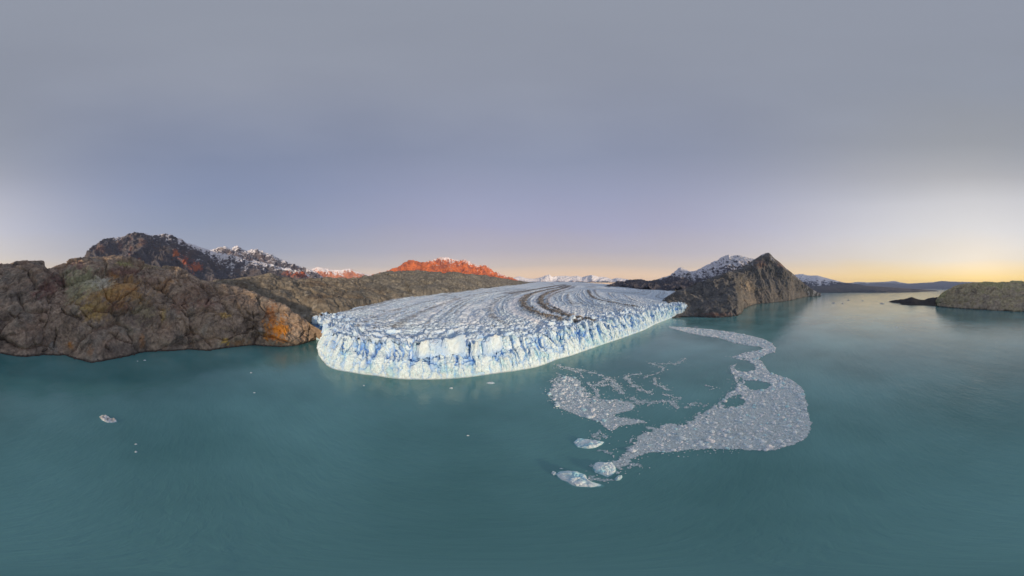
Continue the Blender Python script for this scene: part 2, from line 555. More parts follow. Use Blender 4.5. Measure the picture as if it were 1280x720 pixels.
A_patches = [
    (20, 370, 40, 20, (0.176, 0.169, 0.146), .5), (25, 345, 30, 12, (0.163, 0.156, 0.130), .5),
    (60, 360, 22, 13, (0.221, 0.114, 0.098), .75), (72, 352, 12, 8, (0.208, 0.091, 0.085), .6),
    (97, 332, 11, 8, (0.260, 0.156, 0.137), .8),
    (100, 352, 22, 16, (0.390, 0.403, 0.260), .85), (92, 370, 13, 18, (0.325, 0.325, 0.208), .7),
    (126, 354, 20, 7, (0.620, 0.611, 0.481), .9), (112, 362, 12, 6, (0.546, 0.520, 0.377), .8), (134, 362, 10, 5, (0.585, 0.546, 0.416), .7),
    (142, 347, 12, 6, (0.546, 0.312, 0.117), .85), (152, 358, 20, 6, (0.520, 0.312, 0.130), .85), (136, 370, 20, 7, (0.520, 0.286, 0.098), .8),
    (110, 384, 13, 6, (0.546, 0.416, 0.156), .85), (118, 396, 10, 7, (0.520, 0.351, 0.117), .85), (126, 385, 14, 9, (0.260, 0.111, 0.078), .75),
    (148, 384, 18, 8, (0.299, 0.156, 0.104), .7), (155, 330, 20, 3.5, (0.364, 0.351, 0.156), .85), (180, 333, 18, 3.2, (0.390, 0.338, 0.182), .8),
    (160, 340, 28, 6, (0.208, 0.111, 0.085), .7), (190, 352, 20, 8, (0.195, 0.130, 0.104), .6), (165, 362, 12, 3, (0.546, 0.260, 0.091), .8),
    (205, 360, 14, 7, (0.338, 0.208, 0.104), .7), (212, 352, 10, 4, (0.468, 0.260, 0.104), .7), (178, 376, 30, 10, (0.260, 0.221, 0.143), .7),
    (175, 392, 30, 10, (0.351, 0.312, 0.195), .75), (205, 395, 7, 9, (0.546, 0.416, 0.182), .8), (160, 412, 20, 8, (0.312, 0.299, 0.247), .6),
    (225, 380, 16, 10, (0.273, 0.163, 0.111), .75), (258, 380, 14, 9, (0.260, 0.137, 0.111), .6), (283, 394, 10, 3, (0.620, 0.442, 0.169), .9),
    (282, 428, 6, 6, (0.620, 0.429, 0.104), .9), (300, 429, 14, 4, (0.390, 0.208, 0.078), .7), (275, 410, 18, 3, (0.390, 0.312, 0.208), .7),
    (150, 366, 34, 20, (0.44, 0.27, 0.10), .8), (118, 378, 26, 22, (0.42, 0.30, 0.12), .75), (108, 350, 26, 18, (0.36, 0.36, 0.22), .8), (126, 354, 16, 6, (.6, .58, .46), .9),
    (343, 416, 8, 11, (.62, .19, .02), .95), (345, 413, 15, 17, (0.620, 0.260, 0.039), 1.0), (340, 402, 6, 14, (0.620, 0.221, 0.039), .9), (355, 410, 10, 7, (0.620, 0.260, 0.039), .9),
    (338, 392, 7, 16, (0.416, 0.182, 0.065), .8), (88, 431, 5, 6, (0.468, 0.221, 0.065), .9), (113, 436, 5, 12, (0.338, 0.169, 0.078), .6),
    (178, 426, 4, 8, (0.390, 0.208, 0.091), .7), (66, 433, 6, 6, (0.390, 0.403, 0.364), .6), (325, 418, 3, 10, (0.390, 0.351, 0.312), .7),
    (255, 362, 26, 8, (0.208, 0.150, 0.111), .6), (300, 380, 30, 12, (0.195, 0.156, 0.124), .5)]


def A_paint(P, N, u, v, g):
    n = fbm(P / 25, 4, 0.6)
    n2 = fbm(P / 5.0, 4, 0.65)
    c = np.array([0.38, 0.30, 0.225])[None] * (1 + 0.35 * n[:, None] + 0.35 * n2[:, None])
    c = mixc(c, (0.36, 0.245, 0.17), sstep(0.05, 0.4, fbm(P / 60, 3, off=7)) * .6)
    c = mixc(c, (0.27, 0.265, 0.225), sstep(0.05, 0.4, fbm(P / 50, 3, off=21)) * .6)
    c = mixc(c, (0.145, 0.12, 0.10), sstep(-.05, .32, fbm(P / 48, 4, .6, off=91) + .25 * n2) * .75)
    c = mixc(c, (0.42, 0.35, 0.27), sstep(.12, .42, fbm(P @ STRIKE / np.array([30., 12., 5.]), 4, .65, off=95)) * .55)
    sx, sy = seen(P)
    c = blot(P, c, sx, sy, A_patches)
    # wet dark band at the waterline
    c = mixc(c, (0.03, 0.028, 0.027), sstep(3.2, 1.0, P[:, 2] + n2 * 1.5) * .85)
    # dark lichen mottling; crevice shade painted into the colour along the joints
    c = mixc(c, (0.08, 0.068, 0.06), sstep(-.3, .35, fbm(P / 3, 3, off=66)) * .5 * sstep(-.2, .3, fbm(P / 20, 3, off=81)))
    c = mixc(c, (0.07, 0.06, 0.055), g * .5 * sstep(-.35, .2, fbm(P / 7, 3, off=47)))
    return c


A_grooves = [[(78, 342), (79.5, 370), (78, 388), (83, 394), (97, 398), (110, 405), (121, 411), (135, 415), (150, 424), (166, 429)],
             [(212, 372), (220, 384), (230, 396), (237, 410), (241, 426)], [(234, 396), (262, 395.5), (280, 397), (300, 395)],
             [(316, 394), (317.5, 410), (315, 431)], [(-10, 380), (0, 383), (15, 395), (30, 402), (48, 400), (60, 408)],
             [(70, 432), (50, 440), (33, 446)], [(130, 422), (132, 435), (143, 442)], [(248, 412), (249, 402), (258, 397)],
             [(258, 414), (300, 415), (316, 411)], [(178, 417), (205, 412), (215, 402)], [(-10, 430), (2, 420), (18, 427)],
             [(195, 352), (204, 366), (214, 374)], [(100, 388), (115, 402)], [(40, 335), (30, 352), (0, 360)], [(56, 338), (64, 350), (78, 356)],
             [(170, 376), (188, 384), (206, 392)], [(68, 400), (70, 418), (66, 432)], [(250, 350), (262, 370), (258, 384)]]
A_obj, A_G = hill('rock_shore', A_shore, A_ridge, 760, 240, 1.75, None, A_disp, A_paint, M_rock, back=.6, skirt=8,
                  grooves=A_grooves, gdepth=8.0, gwidth=2.2)


# ---- B, C: scrubby ice-worn hills beside the glacier
def soft_disp(sc, amp, ridge_keep=0.25):
    def f(P, u, v):
        fade = ridge_keep + (1 - ridge_keep) * sstep(0, 0.3, 1 - v)
        W = P + sc * .25 * np.stack([fbm(P / sc, 2, off=3), fbm(P / sc, 2, off=9), fbm(P / sc, 2, off=15)], -1)
        f1, f2, cid, t1 = worley(W / np.array([sc, sc, sc * .6]), True)
        g1, g2, c2, t2 = worley(W @ STRIKE / np.array([sc * .4, sc * .22, sc * .14]) + 7, True)
        return fade * amp * (.7 * (0.7 - f1) + .3 * (cid - .5) + .45 * t1 + .08 * (c2 - .5) + .12 * t2 + 1.3 * fbm(P / (sc * 2.2), 3, off=70) - .25 * np.exp(-((f2 - f1) / .06) ** 2) + 0.9 * fbm(P / sc, 4)
                             + .4 * ridged(P / (sc * .3), 5, .58)) + amp * .2 * fbm(P / (sc * .09), 4, .6)
    return f


def scrub_paint(base, alt, snow=None):
    def f(P, N, u, v, g):
        k = np.linalg.norm(P[:, :2], axis=1) / 900.0
        n = fbm(P / 60, 4, .6); n2 = fbm(P / 14, 4, .65)
        c = np.asarray(base)[None] * (1 + .4 * n[:, None] + .5 * n2[:, None])
        c = mixc(c, alt, sstep(0.0, 0.4, fbm(P / 90, 3, off=5) + .4 * n2) * .8)
        c = mixc(c, (0.34, 0.32, 0.265), sstep(0.15, 0.45, fbm(P * np.array([1, 1, 1.8]) / 26, 5, .65, off=31)) * .7)
        c = mixc(c, np.asarray(alt) * .55, sstep(0.1, 0.4, fbm(P / 17, 4, .65, off=37)) * .6)
        return c
    return f


B_foot = [(205, 374, 540), (245, 372, 500), (300, 385, 460), (340, 392, 425), (370, 396.5, 392), (384, 397.5, 372), (400, 393.5, 380), (420, 388.5, 415),
          (440, 384.8, 450), (458, 381, 510), (480, 377, 590), (505, 372.5, 700)]
B_ridge = [(205, 364, 600), (230, 357, 610), (245, 353.5, 620), (275, 350.5, 640), (300, 347.5, 680), (322, 345, 720), (338, 342.5, 740), (350, 345, 760), (365, 350.5, 780),
           (380, 349, 820), (400, 348.5, 850), (425, 347.5, 900), (445, 350, 950), (465, 354, 1000), (490, 361, 1000), (505, 367, 950)]
hill('hill', B_foot, B_ridge, 420, 130, 1.5, None, soft_disp(60, 12), scrub_paint((.20, .182, .145), (.13, .105, .08)), M_scrub)
C_foot = [(425, 388, 440), (458, 381, 525), (488, 375, 650), (530, 368.5, 810), (558, 367, 930), (586, 364.5, 1150), (614, 361, 1600),
          (640, 358.3, 2300), (655, 356, 3300), (670, 353.8, 5600)]
C_ridge = [(430, 352, 1100), (445, 349.5, 1150), (458, 346.5, 1200), (472, 343.5, 1300), (488, 340.5, 1400), (505, 339, 1500),
           (525, 339.5, 1600), (540, 341, 1700), (555, 342.5, 1800), (575, 342, 1900), (595, 344.5, 2100), (612, 346, 2400),
           (628, 348, 2700), (645, 351, 3300), (658, 352.6, 4500), (670, 353.2, 6000)]
hill('hill', C_foot, C_ridge, 460, 110, 1.4, None, soft_disp(120, 22), scrub_paint((.175, .172, .150), (.11, .108, .095)), M_scrub, skirt=25)


# ---- mountains
def gully_disp(sc, amp, keep=0.15):
    def f(P, u, v):
        fade = keep + (1 - keep) * sstep(0, 0.25, 1 - v)
        Q = P * np.array([1, 1, 0.42])
        W = Q + sc * .18 * np.stack([fbm(P / sc, 3, off=3), fbm(P / sc, 3, off=9), fbm(P / sc, 3, off=15)], -1)
        ends = .12 + .88 * sstep(0, .06, u) * sstep(0, .06, 1 - u)
        return ends * amp * (fade * (1.4 * (ridged(W / sc, 5, .5) - .45)) + .38 * (ridged(W / (sc * .2), 5, .58) - .4))
    return f


def mount_paint(rock, rock2, snowline, snow_amt=1.0, sc=200.0, slope_w=0.9, streaks=26, glow_patches=()):
    """snowline: list of (column, v) above which snow lies"""
    sl = np.array(snowline, float)

    def f(P, N, u, v, g):
        sx, sy = seen(P)
        n = fbm(P / sc, 5, .6); n2 = fbm(P / (sc * .18), 4, .6)
        c = np.asarray(rock)[None] * (1 + .35 * n[:, None] + .3 * n2[:, None])
        c = mixc(c, rock2, sstep(-.05, .35, fbm(P / (sc * .7), 4, off=4)) * .8)
        line = np.interp(sx, sl[:, 0], sl[:, 1])
        if len(glow_patches):
            c = blot(P, c, sx, sy, glow_patches, 5.0)
        strat = fbm(P * np.array([1, 1, .45]) / (sc * .2), 5, .66, off=13)
        wob = .5 * fbm(P / sc, 3, off=61)
        streak = fbm(np.stack([u * streaks + wob, v * 2.2 + wob, wob * 0], -1), 4, .6, off=27)
        w = sstep(0.0, 0.16, (v - line) * 1.0 + strat * .5 + streak * .5 + (N[:, 2] - .62) * slope_w * .6) * snow_amt
        c = mixc(c, SNOW, w)
        return c
    return f


def D_mid(base, u, v):
    # two spurs that turn a flank towards the rising sun
    U = u[:, None]; Vv = v[None, :]
    for (uc, vc, ru, rv, amp) in ((0.41, 0.60, 0.05, .22, 95), (0.92, 0.62, 0.045, .22, 80), (0.235, .62, .05, .35, 45), (.31, .55, .05, .2, 45)):
        k = (U - uc) / ru
        prof = np.where(k < 0, np.exp(-(k / .55) ** 2), np.exp(-(k / 1.4) ** 2))
        b = amp * prof * np.exp(-((Vv - vc) / rv) ** 2)
        d = base[..., :2] / np.linalg.norm(base[..., :2], axis=-1, keepdims=True)
        base[..., :2] -= d * b[..., None]
        base[..., 2] += .25 * b
    return base


D_ALPENGLOW = [(221, 318, 6, 7, (.42, .15, .07), 1), (232, 326, 8, 8, (.40, .12, .07), 1), (244, 334, 8, 6, (.40, .14, .08), 1), (163, 309, 3, 12, (.30, .16, .12), .6),  # sunlit alpenglow on the spurs, painted as orange-red patches in the vertex colour
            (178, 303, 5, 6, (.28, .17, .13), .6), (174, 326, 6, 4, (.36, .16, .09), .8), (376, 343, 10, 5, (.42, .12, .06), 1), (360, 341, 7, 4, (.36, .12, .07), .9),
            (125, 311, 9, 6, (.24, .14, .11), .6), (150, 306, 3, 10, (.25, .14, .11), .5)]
D_ridge = [(90, 333, 2600), (100, 327, 2600), (110, 319, 2600), (120, 311, 2620), (130, 303, 2640), (139, 298, 2650), (148, 297, 2650), (155, 296, 2650),
           (165, 293.5, 2650), (172, 292, 2650), (180, 292.5, 2650), (190, 296, 2700), (200, 294.5, 2750), (208, 294, 2750),
           (215, 296, 2750), (225, 300, 2800), (232, 304, 2850), (240, 307, 2900), (250, 310, 2950), (262, 314, 3050),
           (280, 320, 3100), (300, 325, 3200), (330, 331, 3300), (360, 338.5, 3400), (380, 343, 3450), (400, 350, 3500)]
D_foot = [(60, 366, 1500), (200, 366, 1500), (300, 364, 1600), (400, 361, 1800), (420, 360, 1900)]
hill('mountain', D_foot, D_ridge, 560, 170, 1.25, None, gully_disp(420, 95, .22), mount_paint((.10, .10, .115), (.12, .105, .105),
     [(90, 1.25), (130, 1.0), (150, .92), (170, 0.80), (190, .80), (205, .72), (225, .66), (250, .62), (300, .58), (400, .62)], .9, 260, .9, 40, D_ALPENGLOW), M_mount, mid=D_mid)
E_ridge = [(250, 318, 4300), (265, 312.5, 4300), (273, 310, 4300), (280, 309, 4300), (288, 311, 4300), (297, 308, 4400), (302, 312, 4400),
           (308, 314, 4400), (315, 312.5, 4400), (322, 311.5, 4500), (328, 313, 4500), (335, 317, 4500), (345, 322, 4600), (355, 325, 4600),
           (365, 330, 4700), (375, 334, 4800), (385, 337, 4900), (393, 341, 5000), (405, 347, 5000)]
hill('mountain', [(250, 350, 3300), (405, 356, 3900)], E_ridge, 360, 90, 1.2, None, gully_disp(420, 115, .3), mount_paint((.11, .105, .12), (.14, .11, .11),
     [(250, .66), (330, .64), (400, .66)], .92, 300, 1.5), M_mount)
F_ridge = [(370, 345, 6500), (380, 340, 6500), (392, 335.5, 6500), (398, 333.5, 6500), (404, 335, 6500), (412, 336.5, 6600), (420, 337.5, 6600), (428, 337.5, 6600),
           (433, 336, 6600), (438, 336, 6600), (445, 339.5, 6700), (452, 341, 6700), (458, 343, 6700), (464, 344, 6800), (480, 349, 6900)]
hill('mountain', [(365, 352, 6100), (480, 352, 6200)], F_ridge, 260, 60, 1.1, None, gully_disp(420, 55), mount_paint((.46, .18, .09), (.36, .15, .09),  # alpenglow put into the rock colour as orange-red
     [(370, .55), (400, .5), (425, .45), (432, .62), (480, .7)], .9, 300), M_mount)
G_ridge = [(455, 348, 4000), (470, 345, 4000), (485, 340.5, 4000), (492, 337, 4000), (500, 332.5, 4000), (508, 327.5, 4000), (514, 325.5, 4000), (520, 326.5, 4050),
           (527, 328, 4100), (535, 327.5, 4100), (543, 324.5, 4200), (550, 322.5, 4200), (560, 322, 4250), (568, 323.5, 4300), (575, 326, 4300),
           (582, 325, 4300), (590, 330, 4400), (598, 332, 4400), (606, 331.5, 4450), (612, 336, 4500), (620, 340, 4600), (628, 344, 4600),
           (634, 347.5, 4700), (650, 350.5, 5000)]
hill('mountain', [(450, 352, 2900), (560, 351, 3000), (650, 354, 4300)], G_ridge, 460, 120, 1.05, None, gully_disp(300, 95, .3), mount_paint((.50, .145, .05), (.24, .08, .055),  # alpenglow painted as red rock; darker second tone imitates gully shade
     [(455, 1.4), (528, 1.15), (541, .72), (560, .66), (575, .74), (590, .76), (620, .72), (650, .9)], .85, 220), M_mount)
H_ridge = [(628, 352, 13000), (636, 349.5, 13000), (645, 346.5, 13000), (650, 345.5, 13000), (658, 348, 13000), (668, 348.5, 13000), (675, 347, 12800), (682, 344.5, 12600), (687, 343, 12500),
           (690, 346, 12800), (698, 345, 13000), (708, 344.8, 13000), (715, 345.5, 13000), (722, 345, 13000), (728, 346.5, 13000), (735, 344.5, 12800),
           (740, 343.8, 12600), (748, 346, 12800), (758, 346.5, 13000), (765, 349, 13000), (772, 347.5, 13000), (780, 348.5, 13000), (790, 350, 13000), (805, 353, 13000)]
hill('mountain', [(628, 352.4, 12200), (805, 352.4, 12200)], H_ridge, 460, 60, 1.0, lambda v: v ** 1.4, gully_disp(600, 90, .3), mount_paint((.26, .2, .2), (.3, .22, .2),
     [(628, .05), (805, .1)], .95, 400, .9, 30), M_mount)
I_ridge = [(755, 358, 2700), (768, 355, 2650), (776, 352.8, 2600), (785, 350.5, 2600), (795, 350, 2650), (802, 349.5, 2700), (812, 351.5, 2700), (822, 349.5, 2800), (835, 345.5, 2900),
           (842, 341, 2950), (848, 336.5, 3000), (851, 335, 3000), (856, 337, 3000), (864, 339.5, 3000), (870, 338.5, 2900), (880, 333.5, 2800),
           (890, 328.5, 2750), (900, 323.5, 2700), (907, 320, 2700), (911, 318.8, 2700), (914, 320.5, 2700), (918, 319.5, 2750), (925, 319.5, 2750),
           (933, 322, 2750), (945, 324, 2800), (960, 328, 2800), (980, 340, 2900), (1000, 352, 3000)]
hill('mountain', [(755, 358, 2350), (778, 358, 2250), (800, 361.5, 1650), (846, 364, 1500), (900, 366, 1600), (1000, 362, 2400)], I_ridge, 520, 130, 1.0, lambda v: .55 * v + .45 * v ** 2,
     gully_disp(300, 62), mount_paint((.085, .085, .10), (.11, .10, .105), [(755, 1.6), (825, 1.15), (845, .72), (870, .68), (910, .62), (960, .64)], .85, 220, 1.4, 60), M_mount)

# ---- J: bare headland right of the glacier
J_shore = water_row([(836, 397.5), (858, 397), (875, 396.5), (900, 397), (915, 396.8), (923, 395), (927, 389), (929, 385.5), (945, 380), (965, 378.5),
                     (985, 376), (1000, 372.5), (1015, 370.2), (1026, 368)])
J_ridge = [(822, 380, 760), (828, 374.5, 790), (834, 370.5, 820), (846, 363, 900), (856, 361, 950), (868, 356, 1000), (885, 348.5, 1080), (900, 343, 1150), (915, 339.5, 1200),
           (925, 335, 1250), (935, 329.5, 1300), (945, 323, 1350), (952, 318.5, 1400), (957, 316.5, 1420), (961, 315.8, 1430), (964, 318.5, 1440),
           (968, 323, 1450), (975, 328, 1480), (982, 335, 1550), (990, 341, 1650), (998, 348, 1800), (1006, 355, 1950), (1015, 361.5, 2100), (1026, 367.5, 2300)]


def J_disp(P, u, v):
    a = soft_disp(120, 14, .12)(P, u, v)
    b = gully_disp(260, 26, .15)(P, u, v)
    return (a * .7 + 1.2 * b * sstep(.1, .6, v) + .3 * b) * (.06 + .94 * sstep(0, .22, 1 - v))


def J_paint(P, N, u, v, g):
    sx, sy = seen(P)
    n = fbm(P / 80, 4, .6); n2 = fbm(P / 18, 4, .65)
    c = np.array([.130, .132, .130])[None] * (1 + .35 * n[:, None] + .4 * n2[:, None])
    c = mixc(c, (.085, .083, .075), sstep(0, .35, fbm(P * np.array([1, 1, .4]) / 60, 4, .6, off=5)) * .8)
    c = mixc(c, (.22, .205, .18), sstep(.12, .4, fbm(P * np.array([1, 1, .35]) / 40, 4, .6, off=55)) * .7)
    c = blot(P, c, sx, sy, [(935, 358, 8, 10, (.32, .27, .20), .8), (885, 384, 6, 6, (.30, .26, .23), .7), (955, 368, 22, 10, (.20, .18, .155), .7),
                            (895, 393, 26, 3, (.14, .075, .055), .7), (950, 330, 8, 6, (.24, .15, .12), .7), (938, 377, 14, 4, (.24, .21, .17), .7),
                            (978, 330, 8, 6, (.32, .2, .16), .6), (960, 320, 8, 6, (.16, .15, .15), .6)])
    c = mixc(c, (.62, .63, .68), sstep(.08, .3, fbm(P * np.array([1, 1, .5]) / 45, 5, .62, off=2) + (v - .93) * 1.4) * .6)
    c = mixc(c, (.04, .036, .033), sstep(5, 1.5, P[:, 2] + n2 * 3) * .8)
    return c


J_obj, J_G = hill('rock_headland', J_shore, J_ridge, 560, 180, 1.15, None, J_disp, J_paint, M_scrub, skirt=12,
     grooves=[[(946, 362), (944, 372), (950, 378)], [(970, 340), (978, 352), (988, 366)], [(912, 340), (928, 352), (936, 372)], [(905, 366), (918, 378), (925, 390)],
              [(985, 345), (994, 356), (1002, 368)], [(880, 352), (876, 368), (890, 388)]], gdepth=6, gwidth=2.5)

# ---- far right shore
hill('mountain', [(975, 363, 5200), (1110, 365, 5200)], [(975, 349, 6500), (988, 344.5, 6500), (995, 343, 6500), (1003, 342.6, 6500), (1012, 344.5, 6500), (1022, 344.5, 6500), (1032, 347, 6500),
     (1042, 350, 6500), (1052, 352.5, 6500), (1060, 354, 6500), (1075, 355.5, 6500), (1090, 358.5, 6500), (1110, 363, 6500)], 260, 60, 1.1, None, gully_disp(420, 45),
     mount_paint((.075, .08, .10), (.085, .085, .095), [(975, .55), (1030, .5), (1042, .75), (1060, 1.2), (1110, 1.5)], .9, 260), M_mount)
hill('hill', water_row([(995, 366.4), (1060, 365.7), (1120, 365.8), (1150, 365), (1172, 364)]), [(995, 358, 5600), (1030, 357.2, 5600), (1060, 356.5, 5800), (1080, 357, 5800), (1100, 358.2, 5800), (1130, 360.2, 5800),
     (1150, 361.6, 5800), (1172, 363.2, 5800)], 220, 30, 1.2, None, soft_disp(300, 14), scrub_paint((.065, .075, .09), (.055, .062, .075)), M_scrub)
hill('mountain', [(1020, 361.2, 17000), (1345, 361.2, 17000)], [(1020, 355, 20000), (1045, 354, 20000), (1065, 353.5, 20000), (1072, 352.3, 20000), (1085, 353, 20000), (1105, 352.3, 20000),
     (1118, 351.2, 20000), (1125, 353, 20000), (1136, 354.5, 20000), (1150, 353.6, 20000), (1165, 353, 20000), (1173, 351.6, 20000), (1180, 351.2, 20000), (1188, 352, 20000),
     (1205, 352.5, 20000), (1240, 353, 20000), (1300, 353, 20000), (1345, 354.5, 20000)], 420, 30, 1.1, None, gully_disp(1200, 70, .3),
     mount_paint((.1, .1, .105), (.12, .11, .11), [(1000, 1.1), (1070, .9), (1120, .85), (1180, 1.1), (1345, 1.2)], .5, 900), M_mount)

# ---- L: grassy hill on the right
L_shore = water_row([(1172, 383), (1180, 384), (1200, 385.5), (1225, 387), (1250, 388.5), (1265, 389.5), (1280, 389.5), (1320, 390), (1350, 388), (1380, 384)])
L_ridge = [(1170, 376, 1000), (1173, 371, 1000), (1178, 366, 1005), (1185, 361.5, 1010), (1195, 357.3, 1020), (1205, 355.2, 1040), (1220, 353.4, 1080), (1235, 353, 1120), (1250, 353, 1150),
           (1262, 353, 1180), (1264.5, 351.4, 1180), (1277, 351.4, 1180), (1280, 352.8, 1180), (1300, 352.5, 1180), (1330, 353.5, 1150), (1360, 360, 1100), (1380, 370, 1060)]


def L_paint(P, N, u, v, g):
    n = fbm(P / 60, 4, .6); n2 = fbm(P / 12, 4, .65)
    c = np.array([.46, .40, .25])[None] * (1 + .35 * n[:, None] + .25 * n2[:, None])
    c = mixc(c, (.25, .22, .17), sstep(.0, .35, fbm(P * np.array([1, 1, .4]) / 40, 4, .6, off=71)) * .7)
    c = mixc(c, (.42, .41, .20), sstep(-.1, .35, fbm(P / 70, 4, off=5) + (v - .5)) * .8)
    c = mixc(c, (.44, .37, .28), sstep(.1, .4, fbm(P / 35, 4, off=15) - (v - .4) * .8) * .7)
    c = mixc(c, (.035, .034, .03), sstep(6, 2, P[:, 2] + n2 * 4) * .85)
    return c


hill('hill', L_shore, L_ridge, 420, 120, 1.9, None, soft_disp(60, 13, .15), L_paint, M_scrub, skirt=10,
     grooves=[[(1252, 356), (1250, 372)], [(1225, 358), (1208, 366), (1200, 380)], [(1180, 372), (1196, 364), (1212, 360)]], gdepth=6, gwidth=3)

# ---- M: low dark rocks running out from it
M_shore = water_row([(1111, 377.6), (1116, 378.4), (1124, 379), (1127, 381), (1140, 381.8), (1155, 382), (1170, 382.5), (1182, 383.5)])
M_ridge = [(1111, 377.4, 1340), (1116, 375.6, 1330), (1122, 374.6, 1320), (1130, 373.8, 1310), (1134, 373, 1300), (1139, 371.5, 1290), (1143, 372.5, 1280), (1148, 374.3, 1270),
           (1155, 375, 1250), (1160, 373.2, 1240), (1166, 372, 1230), (1171, 371.4, 1220), (1175, 372.5, 1200), (1182, 374.5, 1150)]


def M_paint(P, N, u, v, g):
    n2 = fbm(P / 8, 4, .65)
    return np.array([.042, .038, .036])[None] * (1 + .5 * n2[:, None])


hill('rock_spit', M_shore, M_ridge, 220, 40, 1.1, None, lambda P, u, v: 5 * (ridged(P / 30, 4) - .45) * (0.5 + .5 * sstep(0, .3, v)) + 2 * fbm(P / 8, 3), M_paint, M_scrub, skirt=6)

# ------------------------------------------------------------------ glacier
ICE_FRONT = [(374, 414.5), (380, 417), (386, 420), (391, 423.5), (397, 425.5), (402, 426), (400.5, 431), (398, 437), (397.5, 443), (402, 450), (408, 457), (415, 461), (425, 463.5), (440, 466), (455, 468.5),
             (470, 470), (490, 473), (505, 474.3), (525, 474.8), (545, 474.5), (570, 473.3), (590, 471.3), (610, 468.5), (625, 466.5),
             (650, 463), (672, 459), (698, 449), (715, 444.5), (729, 439.6), (745, 434), (760, 428.6), (776, 423.5), (792, 417.6), (806, 412.5), (818, 406),
             (828, 402), (838, 398), (846, 396), (853, 395.4), (858, 394.6), (861, 393), (862, 391), (862, 389)]
fp = wwater(*np.array(ICE_FRONT, float).T)[:, :2]


def resample(line, step=None, n=None):
    line = np.asarray(line, float)
    L = np.concatenate([[0], np.cumsum(np.linalg.norm(np.diff(line, axis=0), axis=1))])
    if n is None:
        n = int(L[-1] / step) + 1
    s = np.linspace(0, L[-1], n)
    return np.stack([np.interp(s, L, line[:, k]) for k in range(line.shape[1])], -1), s


def smooth_line(a, k):
    ker = np.hanning(2 * k + 3)[1:-1]; ker /= ker.sum()
    p = np.pad(a, ((k, k), (0, 0)), mode='edge')
    return np.stack([np.convolve(p[:, j], ker, 'valid') for j in range(a.shape[1])], -1)


front, fs = resample(fp, step=0.75)
front = smooth_line(front, 9)
tang = np.gradient(smooth_line(front, 30), axis=0)
tang /= np.linalg.norm(tang, axis=1)[:, None]
inw = np.stack([-tang[:, 1], tang[:, 0]], -1)          # points into the ice (away from the camera)
if np.mean(np.sum(inw * front, 1)) < 0:
    inw = -inw
inw = smooth_line(inw, 25); inw /= np.linalg.norm(inw, axis=1)[:, None]

ICE = np.array([.60, .78, .92]); ICE_W = np.array([.67, .82, .90]); ICE_B = np.array([.19, .44, .84]); ICE_C = np.array([.42, .70, .80])
glacier = tag(empty('glacier', (0, 0, 0)), 'long blue white glacier ending in a broken ice cliff at the lake', 'glacier')


def cliff_top(s):
    """height of the ice edge along the front"""
    q = np.stack([s / 60.0, np.zeros_like(s), np.zeros_like(s) + 4], -1)
    return 38.0 + 6 * fbm(q, 3) + 5 * fbm(q * 5, 3)


def tier_of_front():
    """1 where the upper blocks stand back on a ledge, 0 where one wall rises from the water"""
    sx, _ = seen(np.column_stack([front, np.zeros(len(front))]))
    t = np.interp(sx, (395, 415, 450, 640, 700, 760, 860), (.1, .35, 1, 1, .45, .15, .1))
    return np.clip(t + .35 * fbm(np.stack([fs / 30, fs * 0, fs * 0 + 2], -1), 3), 0, 1)


